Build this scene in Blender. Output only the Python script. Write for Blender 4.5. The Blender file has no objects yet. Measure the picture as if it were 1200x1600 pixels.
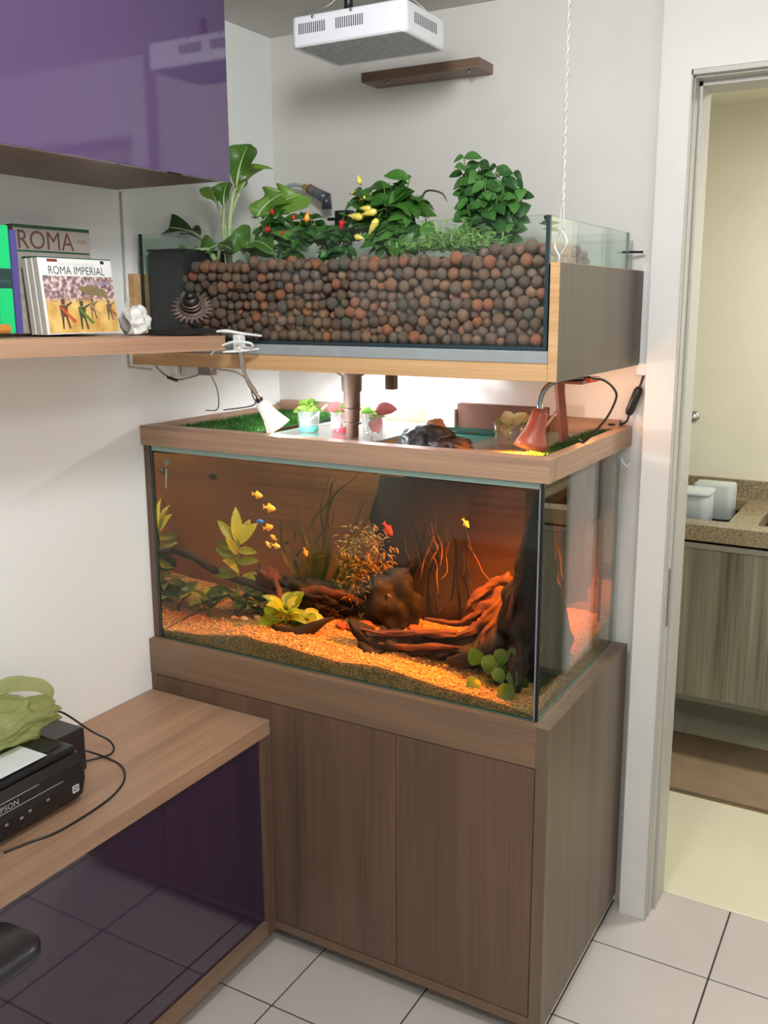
import bpy, bmesh, math, random
import numpy as np
from mathutils import Vector, Matrix, noise
random.seed(7)
rng = np.random.RandomState(7)
C = bpy.context.scene.collection
sc = bpy.context.scene

# ------------------------------------------------------------------ camera
cam_d = bpy.data.cameras.new('camera')
cam = bpy.data.objects.new('camera', cam_d)
C.objects.link(cam)
F_PX = 1455.35
cam_d.sensor_fit = 'VERTICAL'
cam_d.sensor_height = 36.0
cam_d.lens = F_PX / 1600 * 36.0
cam_d.shift_x = -36.67 / 1600
cam_d.shift_y = -33.62 / 1600
cam_d.clip_start = 0.02
_F = Vector((-0.47483088, 0.85758056, -0.19771501)).normalized()
_R = Vector((0.874877599, 0.484343999, -0.000277697)).normalized()
_U = _R.cross(_F).normalized()
cam.matrix_world = Matrix(((_R.x, _U.x, -_F.x, 1.80532), (_R.y, _U.y, -_F.y, -2.41575), (_R.z, _U.z, -_F.z, 1.70777), (0, 0, 0, 1)))
sc.camera = cam

# ------------------------------------------------------------------ world, lights, exposure
w = bpy.data.worlds.new('world')
sc.world = w
w.use_nodes = True
w.node_tree.nodes['Background'].inputs[0].default_value = (0.75, 0.8, 0.9, 1)
w.node_tree.nodes['Background'].inputs[1].default_value = 0.05


def light(name, kind, loc, energy, color, size=0.1, target=None, size_y=None):
    d = bpy.data.lights.new(name, kind)
    d.energy = energy
    d.color = color
    if kind == 'AREA':
        d.size = size
        if size_y:
            d.shape = 'RECTANGLE'
            d.size_y = size_y
    else:
        d.shadow_soft_size = size
    o = bpy.data.objects.new(name, d)
    o.location = loc
    if target:
        o.rotation_euler = (Vector(target) - Vector(loc)).to_track_quat('-Z', 'Y').to_euler()
    C.objects.link(o)
    return o


light('room_ceiling_light', 'POINT', (1.2, -1.45, 2.38), 27, (0.965, 0.985, 1.0), 0.11)
light('room_fill_light', 'AREA', (2.3, -2.4, 2.46), 16, (0.965, 0.985, 1.0), 0.5, (2.3, -2.4, 0))  # added fill to the right of the camera, not a fixture
light('kitchen_ceiling_light', 'AREA', (2.1, 0.75, 2.42), 18, (1.0, 0.985, 0.95), 0.3, (2.1, 0.75, 0))
light('white_lamp_bulb', 'POINT', (0.4005, -0.5460, 1.4045), 6.0, (0.93, 0.96, 1.0), 0.012)
light('orange_lamp_bulb', 'POINT', (1.0555, -0.4808, 1.416), 98.0, (1.0, 0.29, 0.02), 0.014)
light('orange_rear_bulb', 'POINT', (1.075, -0.17, 1.475), 0.35, (1.0, 0.42, 0.12), 0.012)
light('led_strip_light', 'AREA', (0.46, -0.17, 1.528), 2.8, (0.88, 0.92, 1.0), 0.30, (0.46, -0.14, 1.0), 0.03)

vs = sc.view_settings
vs.view_transform = 'Standard'
vs.look = 'None'
vs.gamma = 1
vs.use_curve_mapping = False
vs.exposure = 0.68
cy = sc.cycles
try:
    cy.use_denoising = True
    cy.max_bounces = 14
    cy.transparent_max_bounces = 24
    cy.transmission_bounces = 12
    cy.glossy_bounces = 6
    cy.diffuse_bounces = 4
    cy.sample_clamp_indirect = 3.0
except Exception:
    pass

# ------------------------------------------------------------------ helpers
WL = {}


def lin(c):
    return tuple(((v / 255 / 12.92) if v / 255 <= 0.04045 else ((v / 255 + 0.055) / 1.055) ** 2.4) for v in c)


def tag(o, label=None, cat=None, group=None, kind=None):
    if label: o['label'] = label
    if cat: o['category'] = cat
    if group: o['group'] = group
    if kind: o['kind'] = kind
    return o


def thing(name, label, cat, loc=(0, 0, 0), group=None, kind=None, rot=None):
    o = bpy.data.objects.new(name, None)
    o.empty_display_size = 0.05
    C.objects.link(o)
    o.location = loc
    if rot: o.rotation_euler = rot
    WL[o.name] = Vector(loc)
    return tag(o, label, cat, group, kind)


def mk(name, vf, smooth=False):
    me = bpy.data.meshes.new(name)
    me.from_pydata([tuple(v) for v in vf[0]], [], vf[1])
    if smooth:
        me.polygons.foreach_set('use_smooth', [True] * len(me.polygons))
    me.update()
    return me


def ob(name, vf, mat, parent=None, smooth=False, local=False, origin=None, mats=None, fmat=None, label=None, kind=None):
    """one mesh object; vertices in world coordinates unless local"""
    V = [Vector(v) for v in vf[0]]
    base = Vector((0, 0, 0))
    if not local:
        if parent is not None:
            base = WL.get(parent.name, Vector((0, 0, 0)))
        else:
            if origin is None:
                xs = [v.x for v in V]; ys = [v.y for v in V]; zs = [v.z for v in V]
                origin = ((min(xs) + max(xs)) / 2, (min(ys) + max(ys)) / 2, min(zs))
            base = Vector(origin)
    me = mk(name, ([v - base for v in V], vf[1]), smooth)
    o = bpy.data.objects.new(name, me)
    C.objects.link(o)
    for m in (mats or [mat]):
        me.materials.append(m)
    if fmat:
        me.polygons.foreach_set('material_index', fmat)
    if parent is not None:
        o.parent = parent
        WL[o.name] = base if not local else base
    else:
        o.location = base if not local else (0, 0, 0)
        WL[o.name] = Vector(o.location)
    if label: o['label'] = label
    if kind: o['kind'] = kind
    return o


def struct(name, vf, mat, **k):
    o = ob(name, vf, mat, **k)
    o['kind'] = 'structure'
    return o


def sub(o, part):
    """make o a sub-part of part, keeping it where it stands"""
    o.parent = part
    o.matrix_parent_inverse = part.matrix_basis.inverted()
    return o


def child(parent, name):
    return [c for c in parent.children if c.name.split('.')[0] == name][0]


def inst(name, me, parent, loc, rot=None, scale=None):
    """copy sharing mesh data; loc in parent's local space"""
    o = bpy.data.objects.new(name, me)
    C.objects.link(o)
    if parent is not None:
        o.parent = parent
    o.location = loc
    if rot is not None:
        o.rotation_euler = rot
    if scale is not None:
        o.scale = scale if hasattr(scale, '__len__') else (scale,) * 3
    return o


def join(parts):
    V = []; F = []
    for v, f in parts:
        n = len(V)
        V += [tuple(q) for q in v]
        F += [tuple(i + n for i in q) for q in f]
    return V, F


def box(x0, x1, y0, y1, z0, z1, bev=0.0, seg=1):
    V = [(x0, y0, z0), (x1, y0, z0), (x1, y1, z0), (x0, y1, z0), (x0, y0, z1), (x1, y0, z1), (x1, y1, z1), (x0, y1, z1)]
    F = [(0, 3, 2, 1), (4, 5, 6, 7), (0, 1, 5, 4), (1, 2, 6, 5), (2, 3, 7, 6), (3, 0, 4, 7)]
    if bev > 0:
        bm = bmesh.new()
        vs_ = [bm.verts.new(v) for v in V]
        for f in F: bm.faces.new([vs_[i] for i in f])
        bmesh.ops.bevel(bm, geom=list(bm.edges), offset=bev, segments=seg, affect='EDGES', profile=0.5)
        bm.verts.index_update()
        V = [tuple(v.co) for v in bm.verts]
        F = [tuple(v.index for v in f.verts) for f in bm.faces]
        bm.free()
    return V, F


def rrect(w_, h_, r, n=5):
    pts = []
    for cx, cy_, a0 in ((w_ / 2 - r, h_ / 2 - r, 0), (-w_ / 2 + r, h_ / 2 - r, 90), (-w_ / 2 + r, -h_ / 2 + r, 180), (w_ / 2 - r, -h_ / 2 + r, 270)):
        for i in range(n + 1):
            a = math.radians(a0 + 90 * i / n)
            pts.append((cx + r * math.cos(a), cy_ + r * math.sin(a)))
    return pts


def loft(rings, cap=True):
    n = len(rings[0])
    V = [tuple(p) for r in rings for p in r]
    F = []
    for k in range(len(rings) - 1):
        for i in range(n):
            j = (i + 1) % n
            F.append((k * n + i, k * n + j, (k + 1) * n + j, (k + 1) * n + i))
    if cap:
        F.append(tuple(range(n - 1, -1, -1)))
        F.append(tuple((len(rings) - 1) * n + i for i in range(n)))
    return V, F


def rbox(cx, cy_, w_, d_, r, z0, z1, edge=0.0, n=5):
    """rounded-plan box with slightly softened top and bottom"""
    def ring(s, z):
        return [(cx + x, cy_ + y, z) for x, y in rrect(w_ - 2 * s, d_ - 2 * s, max(r - s, 0.0005), n)]
    if edge > 0:
        return loft([ring(edge, z0), ring(0, z0 + edge), ring(0, z1 - edge), ring(edge, z1)])
    return loft([ring(0, z0), ring(0, z1)])


def spline(pts, m=6):
    P = [Vector(p) for p in pts]
    if len(P) < 3: return P
    out = []
    Q = [P[0] * 2 - P[1]] + P + [P[-1] * 2 - P[-2]]
    for i in range(1, len(Q) - 2):
        for k in range(m):
            t = k / m
            a, b, c, d = Q[i - 1], Q[i], Q[i + 1], Q[i + 2]
            out.append(0.5 * ((2 * b) + (c - a) * t + (2 * a - 5 * b + 4 * c - d) * t * t + (3 * b - a - 3 * c + d) * t ** 3))
    out.append(P[-1])
    return out


def tube(pts, r, n=8, m=6, cap=True, flat=1.0, nz=0.0, seed=0, upv=(0, 0, 1)):
    P = spline(pts, m) if m > 1 else [Vector(p) for p in pts]
    N = len(P)
    if hasattr(r, '__len__'):
        R = [np.interp(i / (N - 1) * (len(r) - 1), range(len(r)), r) for i in range(N)]
    else:
        R = [r] * N
    rings = []
    up = Vector(upv)
    prev = None
    for i, p in enumerate(P):
        t = (P[min(i + 1, N - 1)] - P[max(i - 1, 0)])
        if t.length < 1e-9: t = Vector((0, 0, 1))
        t.normalize()
        if prev is None:
            a = t.cross(up)
            if a.length < 0.1: a = t.cross(Vector((1, 0, 0)))
            a.normalize()
        else:
            a = prev - t * prev.dot(t)
            a.normalize()
        prev = a
        b = t.cross(a)
        ring = []
        for k in range(n):
            th = 2 * math.pi * k / n
            rr = R[i]
            if nz:
                rr *= 1 + nz * (1.5 * noise.noise(Vector((math.cos(th) * 1.3 + seed, math.sin(th) * 1.3 - seed, i * 0.22))) + 0.8 * noise.noise(Vector((math.cos(th) * 3.6 + seed, math.sin(th) * 3.6 + seed, i * 0.09))))
            ring.append(p + a * math.cos(th) * rr + b * math.sin(th) * rr * flat)
        rings.append(ring)
    return loft(rings, cap)


def lathe(profile, n=24, c=(0, 0, 0), M=None, cap=True):
    rings = []
    for r, z in profile:
        ring = []
        for k in range(n):
            th = 2 * math.pi * k / n
            v = Vector((r * math.cos(th), r * math.sin(th), z))
            if M is not None: v = M @ v
            ring.append(v + Vector(c))
        rings.append(ring)
    return loft(rings, cap)


def frame_matrix(d, up=(0, 0, 1)):
    """columns: X side, Y along d, Z normal"""
    y = Vector(d).normalized()
    z = Vector(up) - y * Vector(up).dot(y)
    if z.length < 1e-3: z = Vector((1, 0, 0)) - y * y.x
    z.normalize()
    x = y.cross(z)
    return Matrix((x, y, z)).transposed()


def blob(c, rx, ry, rz, sub=3, amp=0.2, freq=3.0, seed=0, ridge=0):
    bm = bmesh.new()
    bmesh.ops.create_icosphere(bm, subdivisions=sub, radius=1)
    V = []
    for v in bm.verts:
        p = v.co.copy()
        nn = noise.noise(p * freq + Vector((seed, seed * 1.3, 0)))
        if ridge: nn = 1 - abs(nn) * 2.5
        k = 1 + amp * nn + amp * 0.5 * noise.noise(p * freq * 2.7 + Vector((0, seed, 0)))
        V.append((c[0] + p.x * rx * k, c[1] + p.y * ry * k, c[2] + p.z * rz * k))
    F = [tuple(q.index for q in f.verts) for f in bm.faces]
    bm.free()
    return V, F


def text_vf(s, size, M, extrude=0.0004):
    """flat lettering as mesh, placed by 4x4 matrix M (text plane X right, Y up)"""
    cu = bpy.data.curves.new('t', 'FONT')
    cu.body = s
    cu.size = size
    cu.align_x = 'CENTER'
    cu.align_y = 'CENTER'
    cu.resolution_u = 3
    o = bpy.data.objects.new('t', cu)
    C.objects.link(o)
    dg = bpy.context.evaluated_depsgraph_get()
    me = o.evaluated_get(dg).to_mesh()
    V = [M @ v.co for v in me.vertices]
    F = [tuple(p.vertices) for p in me.polygons]
    o.evaluated_get(dg).to_mesh_clear()
    bpy.data.objects.remove(o)
    bpy.data.curves.remove(cu)
    return V, F


def plane_M(o, x, y, sx=1.0):
    x = Vector(x).normalized(); y = Vector(y).normalized(); z = x.cross(y)
    M = Matrix(((x.x * sx, y.x, z.x, o[0]), (x.y * sx, y.y, z.y, o[1]), (x.z * sx, y.z, z.z, o[2]), (0, 0, 0, 1)))
    return M


# ------------------------------------------------------------------ materials
def newmat(name):
    m = bpy.data.materials.new(name)
    m.use_nodes = True
    nt = m.node_tree
    nt.nodes.clear()
    out = nt.nodes.new('ShaderNodeOutputMaterial')
    return m, nt, out


def _n(nt, t, **k):
    n = nt.nodes.new(t)
    for a, b in k.items():
        setattr(n, a, b)
    return n


def pm(name, col, rough=0.5, metal=0.0, var=0.0, vscale=8.0, bump=0.0, bscale=60.0, coat=0.0, spec=0.5, trans=0.0, subs=0.0, stretch=(1, 1, 1), sheen=0.0):
    """plain principled paint with optional colour variation and fine relief"""
    m, nt, out = newmat(name)
    b = _n(nt, 'ShaderNodeBsdfPrincipled')
    c = lin(col)
    b.inputs['Base Color'].default_value = (*c, 1)
    b.inputs['Roughness'].default_value = rough
    b.inputs['Metallic'].default_value = metal
    b.inputs['Specular IOR Level'].default_value = spec
    b.inputs['Coat Weight'].default_value = coat
    b.inputs['Coat Roughness'].default_value = 0.03
    tc = _n(nt, 'ShaderNodeTexCoord')
    mp = _n(nt, 'ShaderNodeMapping')
    mp.inputs['Scale'].default_value = stretch
    nt.links.new(tc.outputs['Object'], mp.inputs[0])
    if var > 0:
        nz = _n(nt, 'ShaderNodeTexNoise')
        nz.inputs['Scale'].default_value = vscale
        nz.inputs['Detail'].default_value = 4
        nt.links.new(mp.outputs[0], nz.inputs['Vector'])
        cr = _n(nt, 'ShaderNodeValToRGB')
        cr.color_ramp.elements[0].position = 0.3
        cr.color_ramp.elements[1].position = 0.7
        cr.color_ramp.elements[0].color = (*[v * (1 - var) for v in c], 1)
        cr.color_ramp.elements[1].color = (*[min(1, v * (1 + var)) for v in c], 1)
        nt.links.new(nz.outputs[0], cr.inputs[0])
        nt.links.new(cr.outputs[0], b.inputs['Base Color'])
    if bump > 0:
        nb = _n(nt, 'ShaderNodeTexNoise')
        nb.inputs['Scale'].default_value = bscale
        nb.inputs['Detail'].default_value = 5
        nt.links.new(mp.outputs[0], nb.inputs['Vector'])
        bp = _n(nt, 'ShaderNodeBump')
        bp.inputs['Strength'].default_value = bump
        bp.inputs['Distance'].default_value = 0.003
        nt.links.new(nb.outputs[0], bp.inputs['Height'])
        nt.links.new(bp.outputs[0], b.inputs['Normal'])
    sh = b.outputs[0]
    if trans > 0:
        tr = _n(nt, 'ShaderNodeBsdfTranslucent')
        tr.inputs[0].default_value = (*[min(1, v * 1.2) for v in c], 1)
        mx = _n(nt, 'ShaderNodeMixShader')
        mx.inputs[0].default_value = trans
        nt.links.new(b.outputs[0], mx.inputs[1])
        nt.links.new(tr.outputs[0], mx.inputs[2])
        sh = mx.outputs[0]
    nt.links.new(sh, out.inputs[0])
    return m


def wood(name, c1, c2, axis='x', scale=1.0, rough=0.42, bump=0.05, contrast=1.0):
    m, nt, out = newmat(name)
    b = _n(nt, 'ShaderNodeBsdfPrincipled')
    b.inputs['Roughness'].default_value = rough
    tc = _n(nt, 'ShaderNodeTexCoord')
    s = {'x': (0.9, 26, 26), 'y': (26, 0.9, 26), 'z': (26, 26, 0.9)}[axis]
    mp = _n(nt, 'ShaderNodeMapping')
    mp.inputs['Scale'].default_value = tuple(v * scale for v in s)
    nt.links.new(tc.outputs['Object'], mp.inputs[0])
    n1 = _n(nt, 'ShaderNodeTexNoise')
    n1.inputs['Scale'].default_value = 1.0
    n1.inputs['Detail'].default_value = 5
    n1.inputs['Roughness'].default_value = 0.6
    n1.inputs['Distortion'].default_value = 0.3
    nt.links.new(mp.outputs[0], n1.inputs['Vector'])
    mp2 = _n(nt, 'ShaderNodeMapping')
    mp2.inputs['Scale'].default_value = tuple((v * 7 if v > 2 else v * 3) * scale for v in s)
    nt.links.new(tc.outputs['Object'], mp2.inputs[0])
    n2 = _n(nt, 'ShaderNodeTexNoise')
    n2.inputs['Scale'].default_value = 1.0
    n2.inputs['Detail'].default_value = 3
    nt.links.new(mp2.outputs[0], n2.inputs['Vector'])
    mp3 = _n(nt, 'ShaderNodeMapping')
    mp3.inputs['Scale'].default_value = tuple((v * 0.22 if v > 2 else v * 0.5) * scale for v in s)
    nt.links.new(tc.outputs['Object'], mp3.inputs[0])
    n3 = _n(nt, 'ShaderNodeTexNoise')
    n3.inputs['Scale'].default_value = 1.0
    nt.links.new(mp3.outputs[0], n3.inputs['Vector'])
    a = _n(nt, 'ShaderNodeMath', operation='MULTIPLY_ADD')
    a.inputs[1].default_value = 0.5
    nt.links.new(n2.outputs[0], a.inputs[0])
    nt.links.new(n1.outputs[0], a.inputs[2])
    a2 = _n(nt, 'ShaderNodeMath', operation='MULTIPLY_ADD')
    a2.inputs[1].default_value = 0.6
    nt.links.new(n3.outputs[0], a2.inputs[0])
    nt.links.new(a.outputs[0], a2.inputs[2])
    cr = _n(nt, 'ShaderNodeValToRGB')
    cr.color_ramp.elements[0].position = 0.78
    cr.color_ramp.elements[1].position = 1.3 if contrast < 1 else 1.24
    cr.color_ramp.elements[1].position = min(1.0, cr.color_ramp.elements[1].position)
    sc_ = _n(nt, 'ShaderNodeMath', operation='MULTIPLY')
    sc_.inputs[1].default_value = 0.82
    nt.links.new(a2.outputs[0], sc_.inputs[0])
    cr.color_ramp.elements[0].position = 0.62
    cr.color_ramp.elements[1].position = 1.0
    cr.color_ramp.elements[0].color = (*lin(c1), 1)
    cr.color_ramp.elements[1].color = (*lin(c2), 1)
    nt.links.new(sc_.outputs[0], cr.inputs[0])
    nt.links.new(cr.outputs[0], b.inputs['Base Color'])
    bp = _n(nt, 'ShaderNodeBump')
    bp.inputs['Strength'].default_value = bump
    bp.inputs['Distance'].default_value = 0.001
    nt.links.new(a.outputs[0], bp.inputs['Height'])
    nt.links.new(bp.outputs[0], b.inputs['Normal'])
    nt.links.new(b.outputs[0], out.inputs[0])
    return m


def thin_glass(name, tint=(0.93, 0.97, 0.95), ior=1.5, haze=0.0):
    """a pane: what it does not mirror passes straight through"""
    m, nt, out = newmat(name)
    t = _n(nt, 'ShaderNodeBsdfTransparent')
    t.inputs[0].default_value = (*tint, 1)
    g = _n(nt, 'ShaderNodeBsdfGlossy')
    g.inputs['Roughness'].default_value = 0.01
    g.inputs[0].default_value = (1, 1, 1, 1)
    lw = _n(nt, 'ShaderNodeLayerWeight')
    lw.inputs[0].default_value = 0.5
    pw = _n(nt, 'ShaderNodeMath', operation='POWER')
    pw.inputs[1].default_value = 5.0
    nt.links.new(lw.outputs['Facing'], pw.inputs[0])
    fr = _n(nt, 'ShaderNodeMath', operation='MULTIPLY_ADD')
    fr.inputs[1].default_value = 0.9
    fr.inputs[2].default_value = ((ior - 1) / (ior + 1)) ** 2
    nt.links.new(pw.outputs[0], fr.inputs[0])
    mx = _n(nt, 'ShaderNodeMixShader')
    nt.links.new(fr.outputs[0], mx.inputs[0])
    nt.links.new(t.outputs[0], mx.inputs[1])
    nt.links.new(g.outputs[0], mx.inputs[2])
    last = mx.outputs[0]
    if haze > 0:
        d = _n(nt, 'ShaderNodeBsdfDiffuse')
        d.inputs[0].default_value = (0.8, 0.85, 0.83, 1)
        m2 = _n(nt, 'ShaderNodeMixShader')
        m2.inputs[0].default_value = haze
        nt.links.new(last, m2.inputs[1])
        nt.links.new(d.outputs[0], m2.inputs[2])
        last = m2.outputs[0]
    nt.links.new(last, out.inputs[0])
    return m


def water_mat():
    """sides refract (1.33), the open top lets light straight in; amber water absorbs blue and green"""
    m, nt, out = newmat('amber_water')
    g = _n(nt, 'ShaderNodeBsdfGlass')
    g.inputs['IOR'].default_value = 1.33
    g.inputs['Roughness'].default_value = 0.0
    t = _n(nt, 'ShaderNodeBsdfTransparent')
    t.inputs[0].default_value = (0.97, 0.97, 0.96, 1)
    geo = _n(nt, 'ShaderNodeNewGeometry')
    sx = _n(nt, 'ShaderNodeSeparateXYZ')
    nt.links.new(geo.outputs['True Normal'], sx.inputs[0])
    ab = _n(nt, 'ShaderNodeMath', operation='ABSOLUTE')
    nt.links.new(sx.outputs[2], ab.inputs[0])
    gt = _n(nt, 'ShaderNodeMath', operation='GREATER_THAN')
    gt.inputs[1].default_value = 0.5
    nt.links.new(ab.outputs[0], gt.inputs[0])
    mx = _n(nt, 'ShaderNodeMixShader')
    nt.links.new(gt.outputs[0], mx.inputs[0])
    nt.links.new(g.outputs[0], mx.inputs[1])
    nt.links.new(t.outputs[0], mx.inputs[2])
    nt.links.new(mx.outputs[0], out.inputs[0])
    va = _n(nt, 'ShaderNodeVolumeAbsorption')
    va.inputs[0].default_value = (0.93, 0.58, 0.22, 1)
    va.inputs[1].default_value = 1.7
    nt.links.new(va.outputs[0], out.inputs['Volume'])
    return m


def leafmat(name, c1, c2, trans=0.35, rough=0.4, vscale=20):
    m, nt, out = newmat(name)
    b = _n(nt, 'ShaderNodeBsdfPrincipled')
    b.inputs['Roughness'].default_value = rough
    tc = _n(nt, 'ShaderNodeTexCoord')
    nz = _n(nt, 'ShaderNodeTexNoise')
    nz.inputs['Scale'].default_value = vscale
    nt.links.new(tc.outputs['Object'], nz.inputs['Vector'])
    oi = _n(nt, 'ShaderNodeObjectInfo')
    ad = _n(nt, 'ShaderNodeMath', operation='MULTIPLY_ADD')
    ad.inputs[1].default_value = 0.55
    ad.inputs[2].default_value = -0.27
    nt.links.new(oi.outputs['Random'], ad.inputs[0])
    a2 = _n(nt, 'ShaderNodeMath', operation='ADD')
    nt.links.new(ad.outputs[0], a2.inputs[0])
    nt.links.new(nz.outputs[0], a2.inputs[1])
    cr = _n(nt, 'ShaderNodeValToRGB')
    cr.color_ramp.elements[0].position = 0.25
    cr.color_ramp.elements[1].position = 0.8
    cr.color_ramp.elements[0].color = (*lin(c1), 1)
    cr.color_ramp.elements[1].color = (*lin(c2), 1)
    nt.links.new(a2.outputs[0], cr.inputs[0])
    nt.links.new(cr.outputs[0], b.inputs['Base Color'])
    tr = _n(nt, 'ShaderNodeBsdfTranslucent')
    nt.links.new(cr.outputs[0], tr.inputs[0])
    mx = _n(nt, 'ShaderNodeMixShader')
    mx.inputs[0].default_value = trans
    nt.links.new(b.outputs[0], mx.inputs[1])
    nt.links.new(tr.outputs[0], mx.inputs[2])
    nt.links.new(mx.outputs[0], out.inputs[0])
    return m


def ramp_random(name, stops, rough=0.85, bump=0.3, bscale=120, mottled=0.0):
    """colour picked per object and per loose piece"""
    m, nt, out = newmat(name)
    b = _n(nt, 'ShaderNodeBsdfPrincipled')
    b.inputs['Roughness'].default_value = rough
    oi = _n(nt, 'ShaderNodeObjectInfo')
    geo = _n(nt, 'ShaderNodeNewGeometry')
    ad = _n(nt, 'ShaderNodeMath', operation='ADD')
    nt.links.new(oi.outputs['Random'], ad.inputs[0])
    nt.links.new(geo.outputs['Random Per Island'], ad.inputs[1])
    fr = _n(nt, 'ShaderNodeMath', operation='FRACT')
    nt.links.new(ad.outputs[0], fr.inputs[0])
    cr = _n(nt, 'ShaderNodeValToRGB')
    e = cr.color_ramp.elements
    while len(e) < len(stops): e.new(0.5)
    for k, (p, c) in enumerate(stops):
        e[k].position = p
        e[k].color = (*lin(c), 1)
    nt.links.new(fr.outputs[0], cr.inputs[0])
    tc = _n(nt, 'ShaderNodeTexCoord')
    nz = _n(nt, 'ShaderNodeTexNoise')
    nz.inputs['Scale'].default_value = bscale
    nz.inputs['Detail'].default_value = 4
    nt.links.new(tc.outputs['Object'], nz.inputs['Vector'])
    mxc = _n(nt, 'ShaderNodeMix', data_type='RGBA', blend_type='MULTIPLY')
    mxc.inputs[0].default_value = mottled
    nt.links.new(cr.outputs[0], mxc.inputs[6])
    c2 = _n(nt, 'ShaderNodeValToRGB')
    c2.color_ramp.elements[0].position = 0.35
    c2.color_ramp.elements[0].color = (0.3, 0.3, 0.3, 1)
    c2.color_ramp.elements[1].position = 0.6
    nt.links.new(nz.outputs[0], c2.inputs[0])
    nt.links.new(c2.outputs[0], mxc.inputs[7])
    nt.links.new(mxc.outputs[2], b.inputs['Base Color'])
    bp = _n(nt, 'ShaderNodeBump')
    bp.inputs['Strength'].default_value = bump
    bp.inputs['Distance'].default_value = 0.002
    nt.links.new(nz.outputs[0], bp.inputs['Height'])
    nt.links.new(bp.outputs[0], b.inputs['Normal'])
    nt.links.new(b.outputs[0], out.inputs[0])
    return m


WALL = pm('wall_paint', (240, 241, 238), 0.75, bump=0.04, bscale=90)
CEIL = pm('ceiling_paint', (214, 212, 206), 0.8)
TRIM = pm('painted_door_frame', (182, 179, 170), 0.4, bump=0.03)
TRIM2 = pm('painted_casing', (222, 219, 213), 0.45, var=0.02, bump=0.03)
KWALL = pm('kitchen_wall_paint', (222, 218, 196), 0.7, var=0.02)
TILE = pm('white_floor_tile', (194, 185, 178), 0.16, var=0.025, vscale=5)
GROUT = pm('dark_grout', (62, 54, 50), 0.9)
KTILE = pm('cream_floor_tile', (218, 212, 184), 0.25, var=0.02, vscale=3)
WX = wood('oak_laminate_x', (100, 78, 61), (130, 104, 82), 'x')
WY = wood('oak_laminate_y', (100, 78, 61), (130, 104, 82), 'y')
WZ = wood('oak_laminate_shaded_z', (82, 63, 50), (108, 84, 67), 'z')  # darker copy of the oak; shade on upright fronts put into the colour
WZS = wood('oak_laminate_shaded_side', (84, 70, 56), (110, 93, 75), 'z', 0.7)  # side-panel copy of the oak, its shade put into the colour
WHON = wood('honey_laminate_x', (170, 128, 86), (204, 164, 118), 'x')
WHONY = wood('honey_laminate_shaded_side', (76, 64, 50), (90, 77, 61), 'z', 0.7)  # darker copy of the honey laminate; side faces' shade put into the colour
WTOP = wood('oak_laminate_lit_top', (134, 104, 82), (168, 134, 108), 'y')  # lighter copy of the oak; light on the desk top put into it
WHOOD = wood('pale_oak_x', (128, 98, 78), (176, 142, 116), 'x')
WHOODY = wood('pale_oak_y', (128, 98, 78), (176, 142, 116), 'y')
WDARK = wood('dark_board', (66, 52, 48), (104, 84, 74), 'x')
WKIT = wood('striped_grey_laminate', (78, 72, 60), (150, 142, 122), 'z', 0.8)
PURP = pm('lit_purple_gloss_panel', (74, 55, 92), 0.06, coat=1.0, spec=0.5)  # lightened copy of the gloss; the bright room's reflection put into the colour
PURPD = pm('dark_purple_gloss_panel', (46, 30, 54), 0.05, coat=1.0, spec=0.5)  # same gloss without the reflection painted into the upper door
GAP = pm('shadow_gap_black', (14, 11, 9), 0.9)
PANE = thin_glass('clear_pane')
PANEW = thin_glass('water_backed_pane', ior=1.2)
PANEH = thin_glass('dusty_pane', ior=1.32, haze=0.002)
COVG = thin_glass('cover_glass', (0.90, 0.97, 0.94), haze=0.05)
CUPG = thin_glass('clear_plastic', (0.93, 0.94, 0.95), 1.55, haze=0.06)
GEDGE = pm('green_glass_edge', (84, 130, 122), 0.08, coat=0.5)
GEDGED = pm('dark_glass_edge', (24, 44, 48), 0.1, coat=0.5)
GEDGEL = pm('pale_glass_edge', (140, 168, 158), 0.15, coat=0.5)
SIL = pm('black_silicone', (18, 18, 20), 0.35)
SILW = pm('grey_silicone', (120, 122, 122), 0.4)
FOAM = pm('grey_foam_mat', (140, 146, 148), 0.85, var=0.06, vscale=30, bump=0.2, bscale=300)
WHITE = pm('white_plastic', (226, 226, 224), 0.3)
WHITEM = pm('white_enamel', (228, 230, 234), 0.28, coat=0.3)
GREYP = pm('grey_plastic', (140, 140, 142), 0.45)
BLACK = pm('black_plastic', (22, 22, 24), 0.35)
BLACKM = pm('matt_black', (16, 15, 15), 0.7, bump=0.1)
CHROME = pm('chrome', (200, 200, 200), 0.15, metal=1.0)
STEEL = pm('brushed_steel', (168, 166, 160), 0.3, metal=1.0)
BRASS = pm('brass', (190, 150, 80), 0.3, metal=1.0)
PVC = pm('brown_pvc', (92, 74, 66), 0.35)
WATER = water_mat()

# ------------------------------------------------------------------ setting: room
ROOM_X1, ROOM_Y0, H = 3.0, -3.5, 2.48
PX0, PX1, PP = 1.185, 1.258, -0.048      # casing left edge, door opening left edge, its front face
DOOR_H, DOOR_X1 = 2.244, 2.06
Q = 0.11
T_ = 0.3094
floor = struct('floor', box(0, ROOM_X1, ROOM_Y0, Q, -0.05, -0.003), GROUT, origin=(0, 0, 0))
tile_me = mk('tile', box(0.0022, T_ - 0.0022, 0.0022, T_ - 0.0022, -0.012, 0.0, 0.0012))
tile_me.materials.append(TILE)
tx0, ty0 = 1.4635 - 5 * T_, Q
for i in range(0, 11):
    for j in range(1, 13):
        x = tx0 + (i - 0) * T_ - T_ * 0
        y = ty0 - j * T_
        if x - 0.01 > ROOM_X1 or x + T_ < 0 or y < ROOM_Y0 - 0.3: continue
        inst('tile', tile_me, floor, (x, y, 0))
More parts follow.
